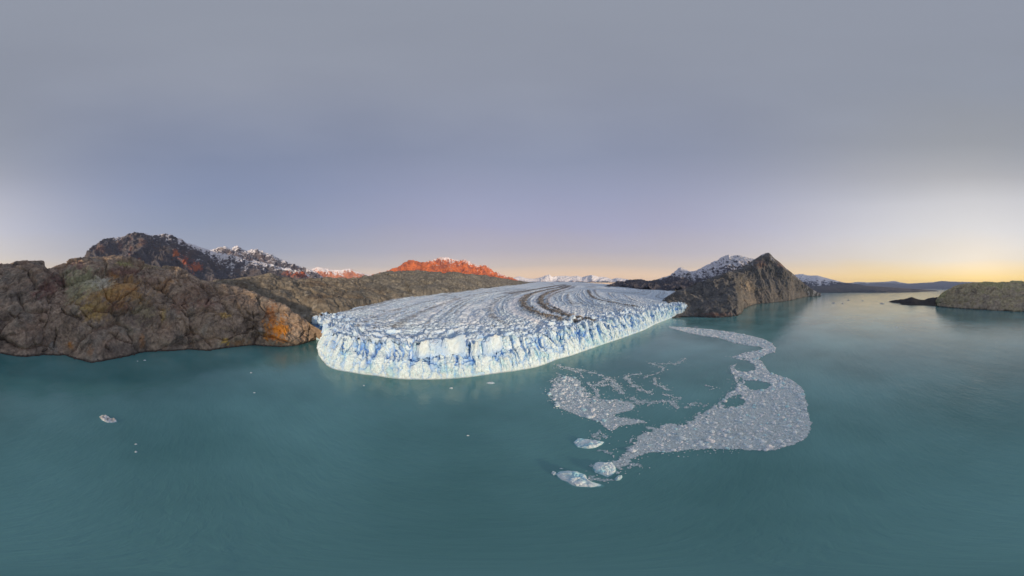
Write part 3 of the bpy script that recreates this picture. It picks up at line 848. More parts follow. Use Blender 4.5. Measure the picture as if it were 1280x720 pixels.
def build_cliff():
    nu = len(front)
    prof = np.array([(0.6, -3), (0.0, 0.0), (0.9, 1.0), (0.2, 4), (1.0, 9), (2.8, 14), (5.2, 18.5), (8, 21.5), (14.0, 23.5), (17.5, 25.5), (19.2, 30), (20.6, 34.5), (23, 37.5), (31, 37), (38, 31)])
    pr, _ = resample(prof, n=96)
    top = cliff_top(fs)
    sc = (top / 38.0)[:, None]
    # how far the step between lower wall and upper blocks is developed
    q1 = np.stack([fs / 45.0, fs * 0 + 9, fs * 0], -1)
    tier = tier_of_front()[:, None]
    steep = np.interp(pr[:, 1], (0, 8, 20, 30, 36, 37.5), (0, .8, 4, 8, 12, 16))[None, :]
    steep = np.where(np.arange(len(pr))[None, :] > np.argmax(pr[:, 1]), pr[None, :, 0], steep)
    stepk = (0.65 + 0.9 * fbm(q1, 3))[:, None]
    off = np.where(pr[None, :, 1] > 19, pr[None, :, 0] + 7 * (stepk - .6), pr[None, :, 0])
    off = tier * off + (1 - tier) * steep + 9 * fbm(q1 * 2.2, 4)[:, None] * sstep(0, 10, pr[:, 1])[None, :]
    X = front[:, None, :] + inw[:, None, :] * off[..., None]
    Z = pr[None, :, 1] * sc
    G = np.concatenate([X, np.broadcast_to(Z, X.shape[:2])[..., None]], -1)
    N = grid_normals(G)
    sgn = np.sign(np.sum(N[:, 20, :2] * inw, axis=1).mean())
    N = -N * sgn
    P = G.reshape(-1, 3)
    S = np.repeat(fs, pr.shape[0]); HZ = P[:, 2]
    W = np.stack([S / 11.0, HZ / 30.0, np.zeros_like(S)], -1) + .35 * np.stack([fbm(P / 9, 3, off=1), fbm(P / 9, 3, off=6), np.zeros_like(S)], -1)
    f1, f2, cid = worley(W)
    g1, g2, c2 = worley(np.stack([S / 3.4, HZ / 8.5, P[:, 1] / 60], -1) + .3 * np.stack([fbm(P / 4, 2, off=1), fbm(P / 4, 2, off=6), np.zeros_like(S)], -1))
    h1, h2, c3 = worley(np.stack([S / 27.0 + .5, HZ / 60.0, np.zeros_like(S) + 3.3], -1) + .2 * np.stack([fbm(P / 9, 3, off=41), np.zeros_like(S), np.zeros_like(S)], -1))
    up = sstep(19, 25, HZ)
    low = sstep(.2, 5, HZ)
    crack = np.exp(-((f2 - f1) / 0.07) ** 2)
    gap = np.exp(-((h2 - h1) / 0.055) ** 2) * sstep(8, 26, HZ)
    dsp = low * (2.6 * (cid - .5) * (.6 + up) + 1.2 * (.6 - f1) - 3.2 * crack * (.5 + up) - 7.5 * gap + 1.4 * (c2 - .5) + .9 * (.5 - g1)
                 - .9 * np.exp(-((g2 - g1) / .08) ** 2)) + (.3 + .7 * low) * (1.6 * (ridged(P / 7, 4) - .45) + 1.6 * fbm(P / 14, 3) + .5 * fbm(P / 1.8, 2))
    D = P + N.reshape(-1, 3) * dsp[:, None]
    # colour: wind-crusted white, clear blue in the fractures, cyan bands
    n = fbm(P / 16, 4, .6, off=3); n2 = fbm(P / 3.5, 4, .65, off=8)
    c = np.repeat(ICE_W[None], len(P), 0) * (1 + .10 * n[:, None] + .10 * n2[:, None])
    c = mixc(c, ICE_C, sstep(0.02, .38, fbm(P / 22, 4, .6, off=31) + .35 * n2) * .75)
    c = mixc(c, (.66, .83, .86), sstep(-.1, .4, fbm(P / 8, 4, .6, off=51)) * .5)
    c = mixc(c, ICE_B, np.clip(crack * (.5 + .45 * up) + gap * .98 + .7 * sstep(.10, .35, fbm(P / 12, 4, .6, off=77)) * up, 0, 1))
    c = mixc(c, (.36, .62, .82), sstep(.2, .45, fbm(P * np.array([1, 1, .5]) / 7, 4, .6, off=91)) * .6)
    c = mixc(c, (.52, .49, .42), sstep(.25, .5, fbm(P / 6, 4, .65, off=19)) * .45)
    c = mixc(c, (.42, .42, .42), sstep(.15, .42, fbm(P / 9, 4, .6, off=29)) * sstep(34, 38, HZ) * .6)
    c = mixc(c, (.16, .24, .26), sstep(1.4, .4, D[:, 2]) * .7)
    F = grid_faces(nu, pr.shape[0])
    if sgn < 0:
        F = F[:, ::-1]
    mesh_from('ice_cliff', D, F, M_ice, np.clip(c, .01, .9), False, glacier)


build_cliff()

GB = np.array([0, 60, 200, 700, 1300, 1900, 2800, 5000, 7800, 9600], float)
GZ = np.array([0, 3, 10, 30, 52, 77, 112, 205, 325, 395], float)
BANDS = [  # medial moraines: columns / rows where they run, widths (m), strength
    ([(707, 355.3), (698, 356.8), (688, 358.4), (676, 360.4), (664, 362.6), (654, 364.6), (645, 366.2), (636, 368)], 75, 12, 1.0),
    ([(709, 356.2), (702, 358.6), (690, 361), (678, 363.2), (668, 365.8), (660, 369), (654, 373), (652, 378), (656, 384), (666, 389.5), (682, 394.5), (702, 398.5), (722, 401)], 55, 14, .9),
    ([(714, 356.4), (708, 359.4), (698, 362), (688, 365), (680, 368), (675, 372), (674, 377), (679, 383), (690, 388), (706, 393), (724, 397), (742, 400.5)], 50, 11, .95),
    ([(719, 357), (714, 360.2), (704, 363.3), (693, 367), (685, 371.5), (682, 377), (688, 383), (700, 388.5), (716, 393)], 22, 7, .8),
    ([(735, 361.5), (735.5, 366.5), (739, 371), (746, 374.2), (757, 376.5), (768, 378.3), (784, 381.3), (802, 384.5)], 18, 8, .9),
    ([(743, 361.8), (743.5, 365.5), (747, 369.8), (754, 373.2), (764, 376.2)], 12, 5, .85),
    ([(711, 366.5), (709, 371), (711, 376), (716, 380)], 8, 5, .7),
    ([(762, 355.5), (766, 357.5), (772, 359)], 18, 10, .7),
    ([(778, 367), (783, 371), (791, 375), (802, 378)], 8, 6, .6),
    ([(640, 362.5), (618, 364.6), (596, 368), (574, 372.6), (556, 378), (540, 384.5), (522, 392.5), (504, 400.5), (490, 409)], 14, 10, .66),
    ([(560, 372), (535, 377), (508, 383.5), (482, 391), (462, 400), (446, 408)], 12, 9, .5),
    ([(636, 368), (622, 374), (613, 381), (611, 389), (617, 397), (630, 404)], 16, 10, .55),
    ([(764, 379.5), (778, 382), (794, 384), (812, 385.5)], 4, 4, .7)]
WHITE = [([(716, 355.8), (711, 359.8), (700, 363), (690, 366.8), (685.5, 372), (686.5, 379), (696, 385.5), (712, 391.5), (728, 396)], 14, 7, .9),
         ([(700, 358.3), (684, 361.8), (668, 366), (652, 371), (640, 378), (641, 385), (650, 392), (664, 399), (678, 404)], 22, 9, .9),
         ([(704, 360.5), (690, 363.6), (679, 367), (669, 372), (667, 378), (672, 384), (684, 390)], 8, 4, .7)]


def build_surface():
    nu, nt = 760, 430
    ftop = front + inw * (12.0 + 9.0 * tier_of_front())[:, None]
    Fr, _ = resample(smooth_line(ftop, 12), n=nu)
    Lb = np.array([Fr[0], (Fr[0, 0] - 12, Fr[0, 1] + 40), (-352, 283), (-400, 480), (-425, 710), (-410, 1100), (-310, 1800), (-160, 2600), (200, 4500), (640, 7500), (800, 9500)])
    Rb = np.array([Fr[-1], (Fr[-1, 0] + 60, Fr[-1, 1] + 110), (950, 740), (1260, 1000), (1500, 1500), (1800, 2500), (2300, 4500), (2900, 9300)])
    r = 1.0112
    st = 1.15 * r ** np.arange(nt - 1); dist = np.concatenate([[0], np.cumsum(st)]); w = dist / dist[-1]

    def along(line, w):
        L = np.concatenate([[0], np.cumsum(np.linalg.norm(np.diff(line, axis=0), axis=1))]); L /= L[-1]
        return np.stack([np.interp(w, L, line[:, k]) for k in (0, 1)], -1)
    Lw, Rw = along(Lb, w), along(Rb, w)
    Bk = Lb[-1][None] * (1 - np.linspace(0, 1, nu))[:, None] + Rb[-1][None] * np.linspace(0, 1, nu)[:, None]
    s = np.linspace(0, 1, nu)[:, None, None]; ww = w[None, :, None]
    G = (1 - ww) * Fr[:, None] + ww * Bk[:, None] + (1 - s) * Lw[None] + s * Rw[None] - (
        (1 - s) * (1 - ww) * Fr[0] + s * (1 - ww) * Fr[-1] + (1 - s) * ww * Bk[0] + s * ww * Bk[-1])
    step = np.linalg.norm(np.diff(G, axis=1), axis=2)
    b = np.concatenate([np.zeros((nu, 1)), np.cumsum(step, axis=1)], axis=1)
    zt = np.interp(Fr[:, 0] * 0 + np.linspace(0, fs[-1], nu), fs, cliff_top(fs))
    Z = zt[:, None] * np.exp(-b / 90) + 43.5 * (1 - np.exp(-b / 90)) + np.interp(b, GB, GZ)
    P = np.stack([G[..., 0], G[..., 1], Z], -1).reshape(-1, 3)
    bb = b.ravel(); lat = np.repeat(np.linspace(0, fs[-1], nu), nt)
    # broad undulation
    P[:, 2] += 4.5 * fbm(P / 160, 3, off=2) * sstep(20, 300, bb) * np.minimum(1, 1)
    sx, sy = seen(P)
    pix = np.stack([sx, sy], -1)

    def to_world(pts):
        out = []
        pp = np.array(pts, float)
        dense, _ = resample(pp, n=max(12, len(pp) * 3))
        for q in dense:
            k = np.argmin((pix[:, 0] - q[0]) ** 2 + ((pix[:, 1] - q[1]) * 4) ** 2)
            out.append(P[k, :2])
        a = np.array(out)
        return smooth_line(a, 2)
    warp = P[:, :2] + np.stack([fbm(P / 30, 3, off=61), fbm(P / 30, 3, off=71)], -1) * 6
    rag = fbm(P / 14, 4, .65, off=33)
    deb = np.zeros(len(P)); bid = np.full(len(P), -1)
    for i, (pts, w0, w1, stg) in enumerate(BANDS):
        line = to_world(pts)
        dd = seg_dist(warp, line)
        # widths run from the far end to the near end
        far = np.linalg.norm(line[0]); near = np.linalg.norm(line[-1])
        wd = np.interp(np.linalg.norm(P[:, :2], axis=1), sorted((near, far)), (w1, w0) if near < far else (w0, w1))
        k = stg * np.exp(-(dd / wd) ** 2)
        bid = np.where(k > np.maximum(deb, .3), i, bid)
        deb = np.maximum(deb, k)
    wht = np.zeros(len(P))
    for pts, w0, w1, stg in WHITE:
        line = to_world(pts)
        dd = seg_dist(warp, line)
        far = np.linalg.norm(line[0]); near = np.linalg.norm(line[-1])
        wd = np.interp(np.linalg.norm(P[:, :2], axis=1), (near, far), (w1, w0))
        wht = np.maximum(wht, stg * np.exp(-(dd / wd) ** 2))
    # flow lines: a field that is constant along the moraines and the margins
    flow = [(Lb, 0.0), (Rb, 11.5)] + [(to_world(BANDS[i][0]), f) for i, f in ((10, 1.0), (9, 2.0), (11, 3.0), (0, 3.3), (1, 4.5), (2, 5.4), (3, 6.3), (6, 7.0), (4, 8.2), (5, 8.6), (12, 9.3), (8, 10.0))]
    flow += [(to_world(WHITE[i][0]), f) for i, f in ((0, 5.9), (1, 3.8), (2, 4.9))]
    num = 0; den = 0
    for line, f in flow:
        wgt = 1.0 / (seg_dist(P[:, :2], np.asarray(line)) + 4.0) ** 2.6
        num = num + wgt * f; den = den + wgt
    phi = num / den + .10 * fbm(P / 25, 3, off=17)
    ext = np.hypot(P[:, 0], P[:, 1])
    band1 = fbm(np.stack([phi * 4.2, np.log(ext) * 1.1, phi * 0], -1), 3, .7, off=5)
    band2 = fbm(np.stack([phi * 11.0, np.log(ext) * 2.2, phi * 0 + 7], -1), 3, .6, off=25)
    # crevasses and ice blocks, big near the snout and finer up the glacier
    close = np.exp(-bb / 45.0); midk = np.exp(-bb / 260.0)
    wv = .35 * np.stack([fbm(P / 11, 3, off=1), fbm(P / 11, 3, off=6), np.zeros(len(P))], -1)
    f1, f2, cid = worley(np.stack([lat / 17.0, bb / 8.5, np.zeros(len(P))], -1) + wv)
    g1, g2, c2 = worley(np.stack([lat / 6.0, bb / 5.0, np.zeros(len(P)) + 9], -1) + wv)
    h1, h2, c3 = worley(np.stack([P[:, 0] / 26.0, P[:, 1] / 26.0, np.zeros(len(P)) + 5], -1) + wv)
    cr = np.exp(-((f2 - f1) / .10) ** 2); cg = np.exp(-((g2 - g1) / .12) ** 2); ch = np.exp(-((h2 - h1) / .10) ** 2)
    calm = 1 - .7 * np.clip(wht, 0, 1)
    up_h = sstep(40, 200, bb)
    dz = (close * (7.5 * (cid - .45) - 7.0 * cr) + midk * calm * (2.8 * (c2 - .5) - 2.6 * cg + 2.2 * (ridged(P / 9, 3) - .45))
          + sstep(60, 300, bb) * calm * (3.0 * (ridged(P / 24, 4, .6) - .45) * np.exp(-bb / 2500) - 1.6 * ch * np.exp(-bb / 900))
          + 1.4 * fbm(P / 5, 3) * midk)
    dz += (4.5 * band1 + 3.0 * band2) * up_h * np.exp(-bb / 5000) * 1.3
    dz += 3.0 * deb * (.4 + rag) * np.exp(-bb / 3000)
    D = P.copy(); D[:, 2] += dz
    # colour
    n = fbm(P / 40, 4, .6, off=3); n2 = fbm(P / 7, 4, .65, off=8); n3 = fbm(np.stack([P[:, 0] / 70, P[:, 1] / 70, lat / 9], -1), 4, .6, off=18)
    c = np.repeat(np.array([[.68, .83, .93]]), len(P), 0) * (1 + .10 * n[:, None] + .10 * n2[:, None])
    c = mixc(c, (.56, .68, .84), sstep(-.05, .35, fbm(P / 26, 4, .6, off=44)) * .7 * (.35 + .65 * midk))
    c = mixc(c, (.48, .50, .51), sstep(.1, .45, n3 + .5 * n2) * .6 * calm)
    c = mixc(c, (.17, .165, .15), sstep(.15, .45, fbm(P / 9, 4, .65, off=14) + .35 * n3) * .8 * calm * sstep(10, 60, bb))
    up_k = sstep(15, 110, bb)
    c = mixc(c, (.31, .33, .34), sstep(.05, .36, band1 + .28 * n2 + .3 * band2) * .8 * up_k)
    c = mixc(c, (.80, .87, .91), sstep(.02, .32, -band1 + .2 * n2 + .3 * band2) * .8 * up_k)
    c = mixc(c, ICE_B, np.clip(cr * close * .9 + cg * midk * .35 + .5 * midk * sstep(.2, .45, fbm(P / 15, 4, .6, off=88)), 0, 1) * .95)
    c = mixc(c, (.86, .89, .92), np.clip(wht, 0, 1))
    c = mixc(c, (.15, .143, .134), np.clip(sstep(.12, .95, deb + .8 * rag * (deb > .02) + .3 * n2 * (deb > .05)), 0, 1) * .76)
    c = np.clip(c, .02, .9)
    F = grid_faces(nu, nt)
    nz_ = np.cross(G[1, 0] - G[0, 0], G[0, 1] - G[0, 0])
    if nz_ < 0:
        F = F[:, ::-1]
    mesh_from('ice_surface', D, F, M_ice, c, True, glacier)
    # the thick debris of each moraine is a layer of its own lying on the ice
    core = deb + 1.0 * rag
    for i, (pts, w0, w1, stg) in enumerate(BANDS):
        if stg < .68:
            continue
        vsel = (bid == i) & (core > .62)
        fsel = vsel[F].all(axis=1)
        if fsel.sum() < 12:
            continue
        FF = F[fsel]
        # one part per connected stretch of debris
        lab = {}
        par = list(range(len(FF)))

        def root(q):
            while par[q] != q:
                par[q] = par[par[q]]; q = par[q]
            return q
        for fi, f in enumerate(FF.tolist()):
            for vtx in f:
                if vtx in lab:
                    a_, b_ = root(lab[vtx]), root(fi)
                    if a_ != b_:
                        par[b_] = a_
                lab[vtx] = fi
        roots = np.array([root(q) for q in range(len(FF))])
        for rt, cnt in zip(*np.unique(roots, return_counts=True)):
            if cnt < 40:
                continue
            sub = FF[roots == rt]
            used, inv = np.unique(sub, return_inverse=True)
            V2 = D[used].copy(); V2[:, 2] += .3 + .9 * np.clip(core[used] - .6, 0, 1)
            cc = np.array([.19, .182, .172])[None] * (1 + .6 * n2[used][:, None] + .4 * rag[used][:, None])
            mesh_from('moraine_band', V2, inv.reshape(sub.shape), M_debris, np.clip(cc, .01, .5), False, glacier)
    return D.reshape(nu, nt, 3)


ICE_D = build_surface()


# ---- seracs: blocks and pinnacles standing on the broken edge
def block_mesh(w, d, h, seed, n=5, lean=0.0, rough=.16):
    r = np.random.default_rng(seed)
    V = []; idx = {}; F = []

    def vid(i, j, k):
        key = (i, j, k)
        if key not in idx:
            idx[key] = len(V); V.append((i / n * 2 - 1, j / n * 2 - 1, k / n))
        return idx[key]
    for i in range(n):
        for j in range(n):
            F.append((vid(i, j, n), vid(i + 1, j, n), vid(i + 1, j + 1, n), vid(i, j + 1, n)))
            F.append((vid(i, 0, j), vid(i + 1, 0, j), vid(i + 1, 0, j + 1), vid(i, 0, j + 1)))
            F.append((vid(i + 1, n, j), vid(i, n, j), vid(i, n, j + 1), vid(i + 1, n, j + 1)))
            F.append((vid(0, i + 1, j), vid(0, i, j), vid(0, i, j + 1), vid(0, i + 1, j + 1)))
            F.append((vid(n, i, j), vid(n, i + 1, j), vid(n, i + 1, j + 1), vid(n, i, j + 1)))
    V = np.array(V)
    o = r.uniform(0, 100, 3)
    # round the corners and chop by random planes
    rr = np.maximum(np.linalg.norm(V[:, :2], axis=1), 1e-6)
    V[:, :2] *= (1 / np.maximum(1, rr / 1.12))[:, None]
    V[:, :2] *= (1 - .22 * V[:, 2:] ** 2 * r.uniform(.3, 1.5))
    top = V[:, 2] * (1 + .28 * (V[:, 0] * r.uniform(-1, 1) + V[:, 1] * r.uniform(-1, 1)))
    V[:, 2] = np.where(V[:, 2] > .5, top, V[:, 2])
    V += rough * np.stack([fbm(V * 1.6 + o, 3), fbm(V * 1.6 + o + 9, 3), .5 * fbm(V * 1.6 + o + 19, 3)], -1) * 2
    c = V * np.array([w / 2, d / 2, h])
    c[:, 1] += lean * h * V[:, 2]
    return c, np.array(F)


def build_seracs():
    r = np.random.default_rng(31)
    tier_k = tier_of_front()
    s = 6.0; k = 0
    while s < fs[-1] - 10 and k < 190:
        i = int(np.searchsorted(fs, s))
        tk = tier_k[i]
        w = r.uniform(9, 27) if (tk > .6 and r.random() < .7) else r.uniform(4, 12)
        for tier in (0, 1):
            if tier == 0:
                if r.random() < (.18 if tk > .55 else .5):
                    continue
                if tk > .55:
                    off, z0 = r.uniform(15, 25), r.uniform(18, 23)
                    ht = r.uniform(32, 41) - z0
                else:
                    off, z0 = r.uniform(9, 17), r.uniform(26, 32)
                    ht = r.uniform(34, 43) - z0
                wk, dk = w, r.uniform(7, 15)
            else:
                if r.random() < .35:
                    continue
                off, z0 = r.uniform(26, 58), r.uniform(33, 38)
                ht = r.uniform(39, 46.5) - z0
                wk, dk = r.uniform(4, 17), r.uniform(5, 12)
            V, F = block_mesh(wk, dk, ht, 500 + k, 7, r.uniform(-.1, .4), r.uniform(.2, .34))
            turn = r.uniform(-.5, .5)
            ct, st_ = math.cos(turn), math.sin(turn)
            p = front[i] + inw[i] * off + tang[i] * r.uniform(-4, 4)
            ax = tang[i] * ct + inw[i] * st_; ay = inw[i] * ct - tang[i] * st_
            W = np.empty_like(V)
            W[:, :2] = p + V[:, :1] * ax + V[:, 1:2] * ay
            W[:, 2] = z0 + V[:, 2]
            W += .8 * np.stack([fbm(W / 3, 3, off=2), fbm(W / 3, 3, off=5), fbm(W / 3, 3, off=9)], -1)
            n = fbm(W / 5, 4, .6, off=3); n2 = fbm(W / 12, 3, off=23)
            c = np.repeat((ICE_W if r.random() < .6 else ICE)[None], len(W), 0) * (1 + .14 * n[:, None])
            side = np.abs(V[:, 0]) / (wk * .5)
            c = mixc(c, (.40, .60, .86), sstep(.30, 1.0, side + .9 * n2) * .7)
            c = mixc(c, ICE_B, sstep(.4, -.1, V[:, 2] / ht + .7 * n2) * .6)
            c = mixc(c, (.50, .49, .46), sstep(.05, .4, n) * sstep(.6, .95, V[:, 2] / ht) * .65)
            mesh_from('serac', W, F, M_ice, np.clip(c, .02, .9), False, glacier)
            k += 1
        s += w * r.uniform(.75, 1.25)


build_seracs()


# ------------------------------------------------------------------ icebergs
def berg(name, outline, height, seed, label, group=None, blue=.4, dirty=0.0, bumps=1.0, cat='iceberg', peak=None, rings=11, n=72, tint=(.80, .92, .92)):
    """outline: columns and rows of its waterline in the photograph"""
    o2 = wwater(*np.array(outline, float).T)[:, :2]
    o2, _ = resample(np.vstack([o2, o2[:1]]), n=n + 1); o2 = o2[:-1]
    ctr = o2.mean(0)
    loc = Vector((ctr[0], ctr[1], 0))
    o2 = o2 - ctr
    size = np.sqrt(np.mean(np.sum(o2 ** 2, 1)))
    r = np.random.default_rng(seed); oo = r.uniform(0, 90, 3)
    V = [np.column_stack([o2 * 1.05, np.full(n, -1.0)]), np.column_stack([o2, np.full(n, 0.02)])]
    ts = np.linspace(0, 1, rings)[1:]
    for t in ts:
        sc = 1 - t ** 1.15 * .98
        prof = min(1, (t * 3.2)) ** .7
        V.append(np.column_stack([o2 * sc, np.full(n, height * prof)]))
    V = np.array(V)
    P = V.reshape(-1, 3).copy()
    q = P / max(size, .4)
    top = P[:, 2] > .05
    w1_, w2_, wc_ = worley(q * 1.7 + oo)
    hz = .55 + .6 * fbm(q * 1.1 + oo, 3) * bumps + .3 * (ridged(q * 2.6 + oo, 4, .6) - .4) * bumps + .45 * (wc_ - .5) - .35 * np.exp(-((w2_ - w1_) / .08) ** 2)
    if peak is not None:
        pk = wwater(np.array([peak[0]], float), np.array([peak[1]], float))[0, :2] - ctr
        hz = hz * .7 + .9 * np.exp(-np.sum((P[:, :2] - pk) ** 2, 1) / (.6 * size) ** 2)
    P[:, 2] = np.where(top, np.maximum(P[:, 2] * hz, .08), P[:, 2])
    jit = size * .07 * np.stack([fbm(q * 3 + oo, 3), fbm(q * 3 + oo + 7, 3), np.zeros(len(P))], -1)
    P[:, :] += np.where(top[:, None], jit, jit * .8 * (np.abs(P[:, 2:]) < .5))
    m_, rn = V.shape[0], n
    F = []
    for a in range(m_ - 1):
        for b in range(rn):
            b2 = (b + 1) % rn
            F.append((a * rn + b, a * rn + b2, (a + 1) * rn + b2, (a + 1) * rn + b))
    F = np.array(F)
    nn = fbm(q * 2 + oo, 4, .6)
    c = np.repeat(np.array([tint]), len(P), 0) * (1 + .14 * nn[:, None])
    c = mixc(c, (.34, .70, .80), sstep(.1, .5, fbm(q * 1.3 + oo + 31, 4, .6) + blue - .3) * .85)
    c = mixc(c, (.12, .45, .70), sstep(.28, .5, fbm(q * 1.8 + oo + 51, 4, .6) + blue * .3) * .7)
    if dirty:
        c = mixc(c, (.42, .36, .28), sstep(.05, .4, fbm(q * 1.6 + oo + 71, 4, .6) + .2) * dirty)
    if blue > -.9:
        c = mixc(c, (.25, .55, .60), (P[:, 2] < .15) * .6)
    ob = mesh_from(name, P, F, M_berg, np.clip(c, .02, .9), False)
    ob.location = loc
    tag(ob, label, cat, group)
    if size > 3.5:
        # the part of the berg that shows turquoise through the surface round its waterline
        a_ = np.linspace(0, 2 * np.pi, n, endpoint=False)
        grow = 1.10 + .16 * fbm(np.stack([np.cos(a_) * 1.6 + oo[0], np.sin(a_) * 1.6, a_ * 0], -1), 3)
        ring = np.vstack([np.column_stack([o2 * .9, np.full(n, .05)]), np.column_stack([o2 * grow[:, None], np.full(n, .035)])])
        FF = np.array([(i, n + i, n + (i + 1) % n, (i + 1) % n) for i in range(n)])
        if np.cross(ring[FF[0, 1]] - ring[FF[0, 0]], ring[FF[0, 3]] - ring[FF[0, 0]])[2] < 0:
            FF = FF[:, ::-1]
        cc = np.repeat(np.array([[.17, .42, .43]]), 2 * n, 0); cc[n:] = (.11, .30, .31)
        mesh_from('submerged_ice', ring, FF, M_wet, cc, True, ob)
    return ob


BG = 'large icebergs at the near end of the brash ice'
berg('iceberg', [(717, 553), (722, 548), (732, 549), (744, 550), (756, 552.5), (752, 556), (744, 560), (734, 561), (722, 559)], 1.7, 1,
     'flat pale blue iceberg north of the round one, with brash above it', BG, blue=.55)
berg('iceberg', [(741, 584), (744, 578.5), (750, 577), (757, 578), (764, 577), (768, 581), (770, 585), (770, 589), (765, 594), (759, 596.5), (752, 593.5), (744, 591)], 1.7, 2,
     'round white iceberg with blue cracks beside grey brash', BG, blue=.3, peak=(752, 586))
b3 = berg('iceberg', [(695, 593), (699, 589.5), (710, 588.5), (722, 589.5), (731, 593), (734, 598), (740, 603), (753, 606), (749, 608.5), (735, 609), (720, 608), (713, 605), (708, 602), (700, 599)], 1.9, 3,
     'longest iceberg, nearest of all, with a blue cleft and a low tail', BG, blue=.45, peak=(712, 592))
berg('iceberg', [(768, 599), (772, 595), (777.5, 594), (778, 597), (775, 600), (770, 601)], 1.6, 4, 'small teal iceberg just right of the round white iceberg', BG, blue=.5, n=28, rings=6)
berg('iceberg', [(689, 591.5), (691, 589), (695.5, 590), (695.5, 593), (692, 594.5)], 1.2, 5, 'small white ice block touching the left tip of the longest iceberg', BG, blue=.1, n=20, rings=5)
berg('iceberg', [(699, 585.4), (702, 585), (704.5, 585.7), (701, 586.4)], .5, 6, 'thin white ice scrap just above the longest iceberg', BG, blue=.0, n=16, rings=5)
berg('iceberg', [(124, 521), (127, 519), (132, 518.7), (136, 521), (138, 523.4), (145, 524), (146, 527.5), (140, 528.8), (134, 528.3), (128, 526)], 1.8, 7,
     'lone white iceberg with a brown stain on open water at left', None, blue=-.3, dirty=.6, tint=(.80, .84, .85))
for i, (x, y, wpx, hpx, lab) in enumerate([
        (170, 555.3, 4, 1.4, 'upper of two tiny ice bits below the lone white iceberg'), (170, 565, 4, 2.0, 'lower of two tiny ice bits below the lone white iceberg'),
        (181, 450.4, 4, 1.2, 'small white ice bit close to the brown rock shore'), (564, 485.2, 5, 1.6, 'small white floe just off the middle of the ice cliff'),
        (613.5, 478.8, 11, 2.6, 'flat long white floe close under the ice cliff'), (585, 544.5, 4, 1.0, 'faint low ice bit alone in the central open water'),
        (318, 491, 3, 1.2, 'tiny ice bit on open water left of the glacier'), (314, 466, 3, 1.0, 'tiny ice bit off the orange stained rocks'),
        (455, 482, 2.4, 1.0, 'tiny ice bit right under the left end of the cliff'), (172, 451.5, 2, .8, 'faint ice bit beside the brown rock shore'),
        (1042, 378.8, 5, 1.4, 'grey iceberg left of the pair far out on the bright water'), (1053.5, 379.6, 3, 1.0, 'small grey iceberg right of the pair far out on the bright water'),
        (1060.5, 375.4, 4, .7, 'low far ice floe beyond the pair of grey icebergs'), (1078, 376, 4, .8, 'far ice floe on the bright water midway to the dark rocks'),
        (1102.5, 379.4, 6, 1.2, 'dark far iceberg just left of the low rock spit'), (1121, 409, 3, .8, 'tiny ice speck on warm water below the rock spit'),
        (870, 408.9, 7, 1.2, 'dark blue ice block at the far tip of the brash tail'), (912, 418.3, 4, 1.2, 'dark ice block on the far brash tail')]):
    dark = x in (1042, 1053.5, 1078, 1102.5, 870, 912, 1060.5)
    ob = berg('ice_floe', [(x - wpx / 2, y), (x - wpx * .2, y - hpx / 2), (x + wpx * .3, y - hpx * .45), (x + wpx / 2, y + hpx * .1), (x + wpx * .1, y + hpx / 2), (x - wpx * .3, y + hpx * .4)],
              .7 if (x < 1000 or x == 1121) else 4.5, 40 + i, lab, None, blue=-1.0 if dark else -.1, cat='ice floe', n=16, rings=5,
              tint=(.22, .27, .32) if dark else (.72, .80, .82))

# ------------------------------------------------------------------ brash ice
POLY_R = [(836, 408), (860, 409.2), (890, 411.8), (915, 415), (940, 420), (955, 424), (963, 428), (970, 435), (968, 440), (955, 444), (948, 449), (952, 452),
          (958, 460), (962, 466), (975, 470), (988, 474), (1000, 482), (1005, 490), (1008, 500), (1010, 515), (1014, 536), (1012, 542), (1003, 550), (988, 557),
          (965, 562), (945, 562.5), (920, 561.5), (895, 560.5), (870, 561.5), (845, 563.5), (825, 565.5), (808, 566), (800, 570), (790, 577), (784, 585), (776, 592),
          (766, 596), (770, 587), (766, 578), (775, 571), (785, 562), (784, 553), (795, 546), (805, 541), (818, 540), (808, 533), (830, 530.5), (850, 530),
          (865, 524), (875, 515), (890, 511), (896, 506), (903, 500), (910, 492), (918, 487), (922, 480), (918, 474), (917, 468), (914, 463), (912, 459), (920, 455),
          (930, 453), (940, 452), (928, 450), (916, 447.5), (915, 446), (930, 441), (945, 438.5), (955, 436), (950, 433.5), (935, 432), (915, 428), (900, 422.5), (880, 420), (860, 416), (838, 410)]
HOLES = [[(916, 460), (922, 453), (936, 452), (944, 456), (944, 462), (934, 465.5), (922, 464)], [(930, 476), (945, 475), (960, 478), (966, 481), (956, 487), (940, 487.5), (932, 484)],
         [(903, 503), (912, 499), (926, 491), (930, 503), (922, 509), (908, 511)], [(922, 470), (930, 474), (928, 478), (922, 476)]]
POLY_L = [(684, 490), (690, 481), (696, 475), (704, 471), (714, 470), (722, 473), (728, 483), (738, 492), (745, 497), (760, 500), (770, 499), (785, 502), (795, 507),
          (790, 512), (775, 516), (767, 518), (772, 521), (790, 524), (805, 526), (808, 529), (795, 529), (780, 531), (770, 535), (764, 538.5), (758, 535), (750, 528), (735, 522), (718, 518), (700, 510), (690, 500)]
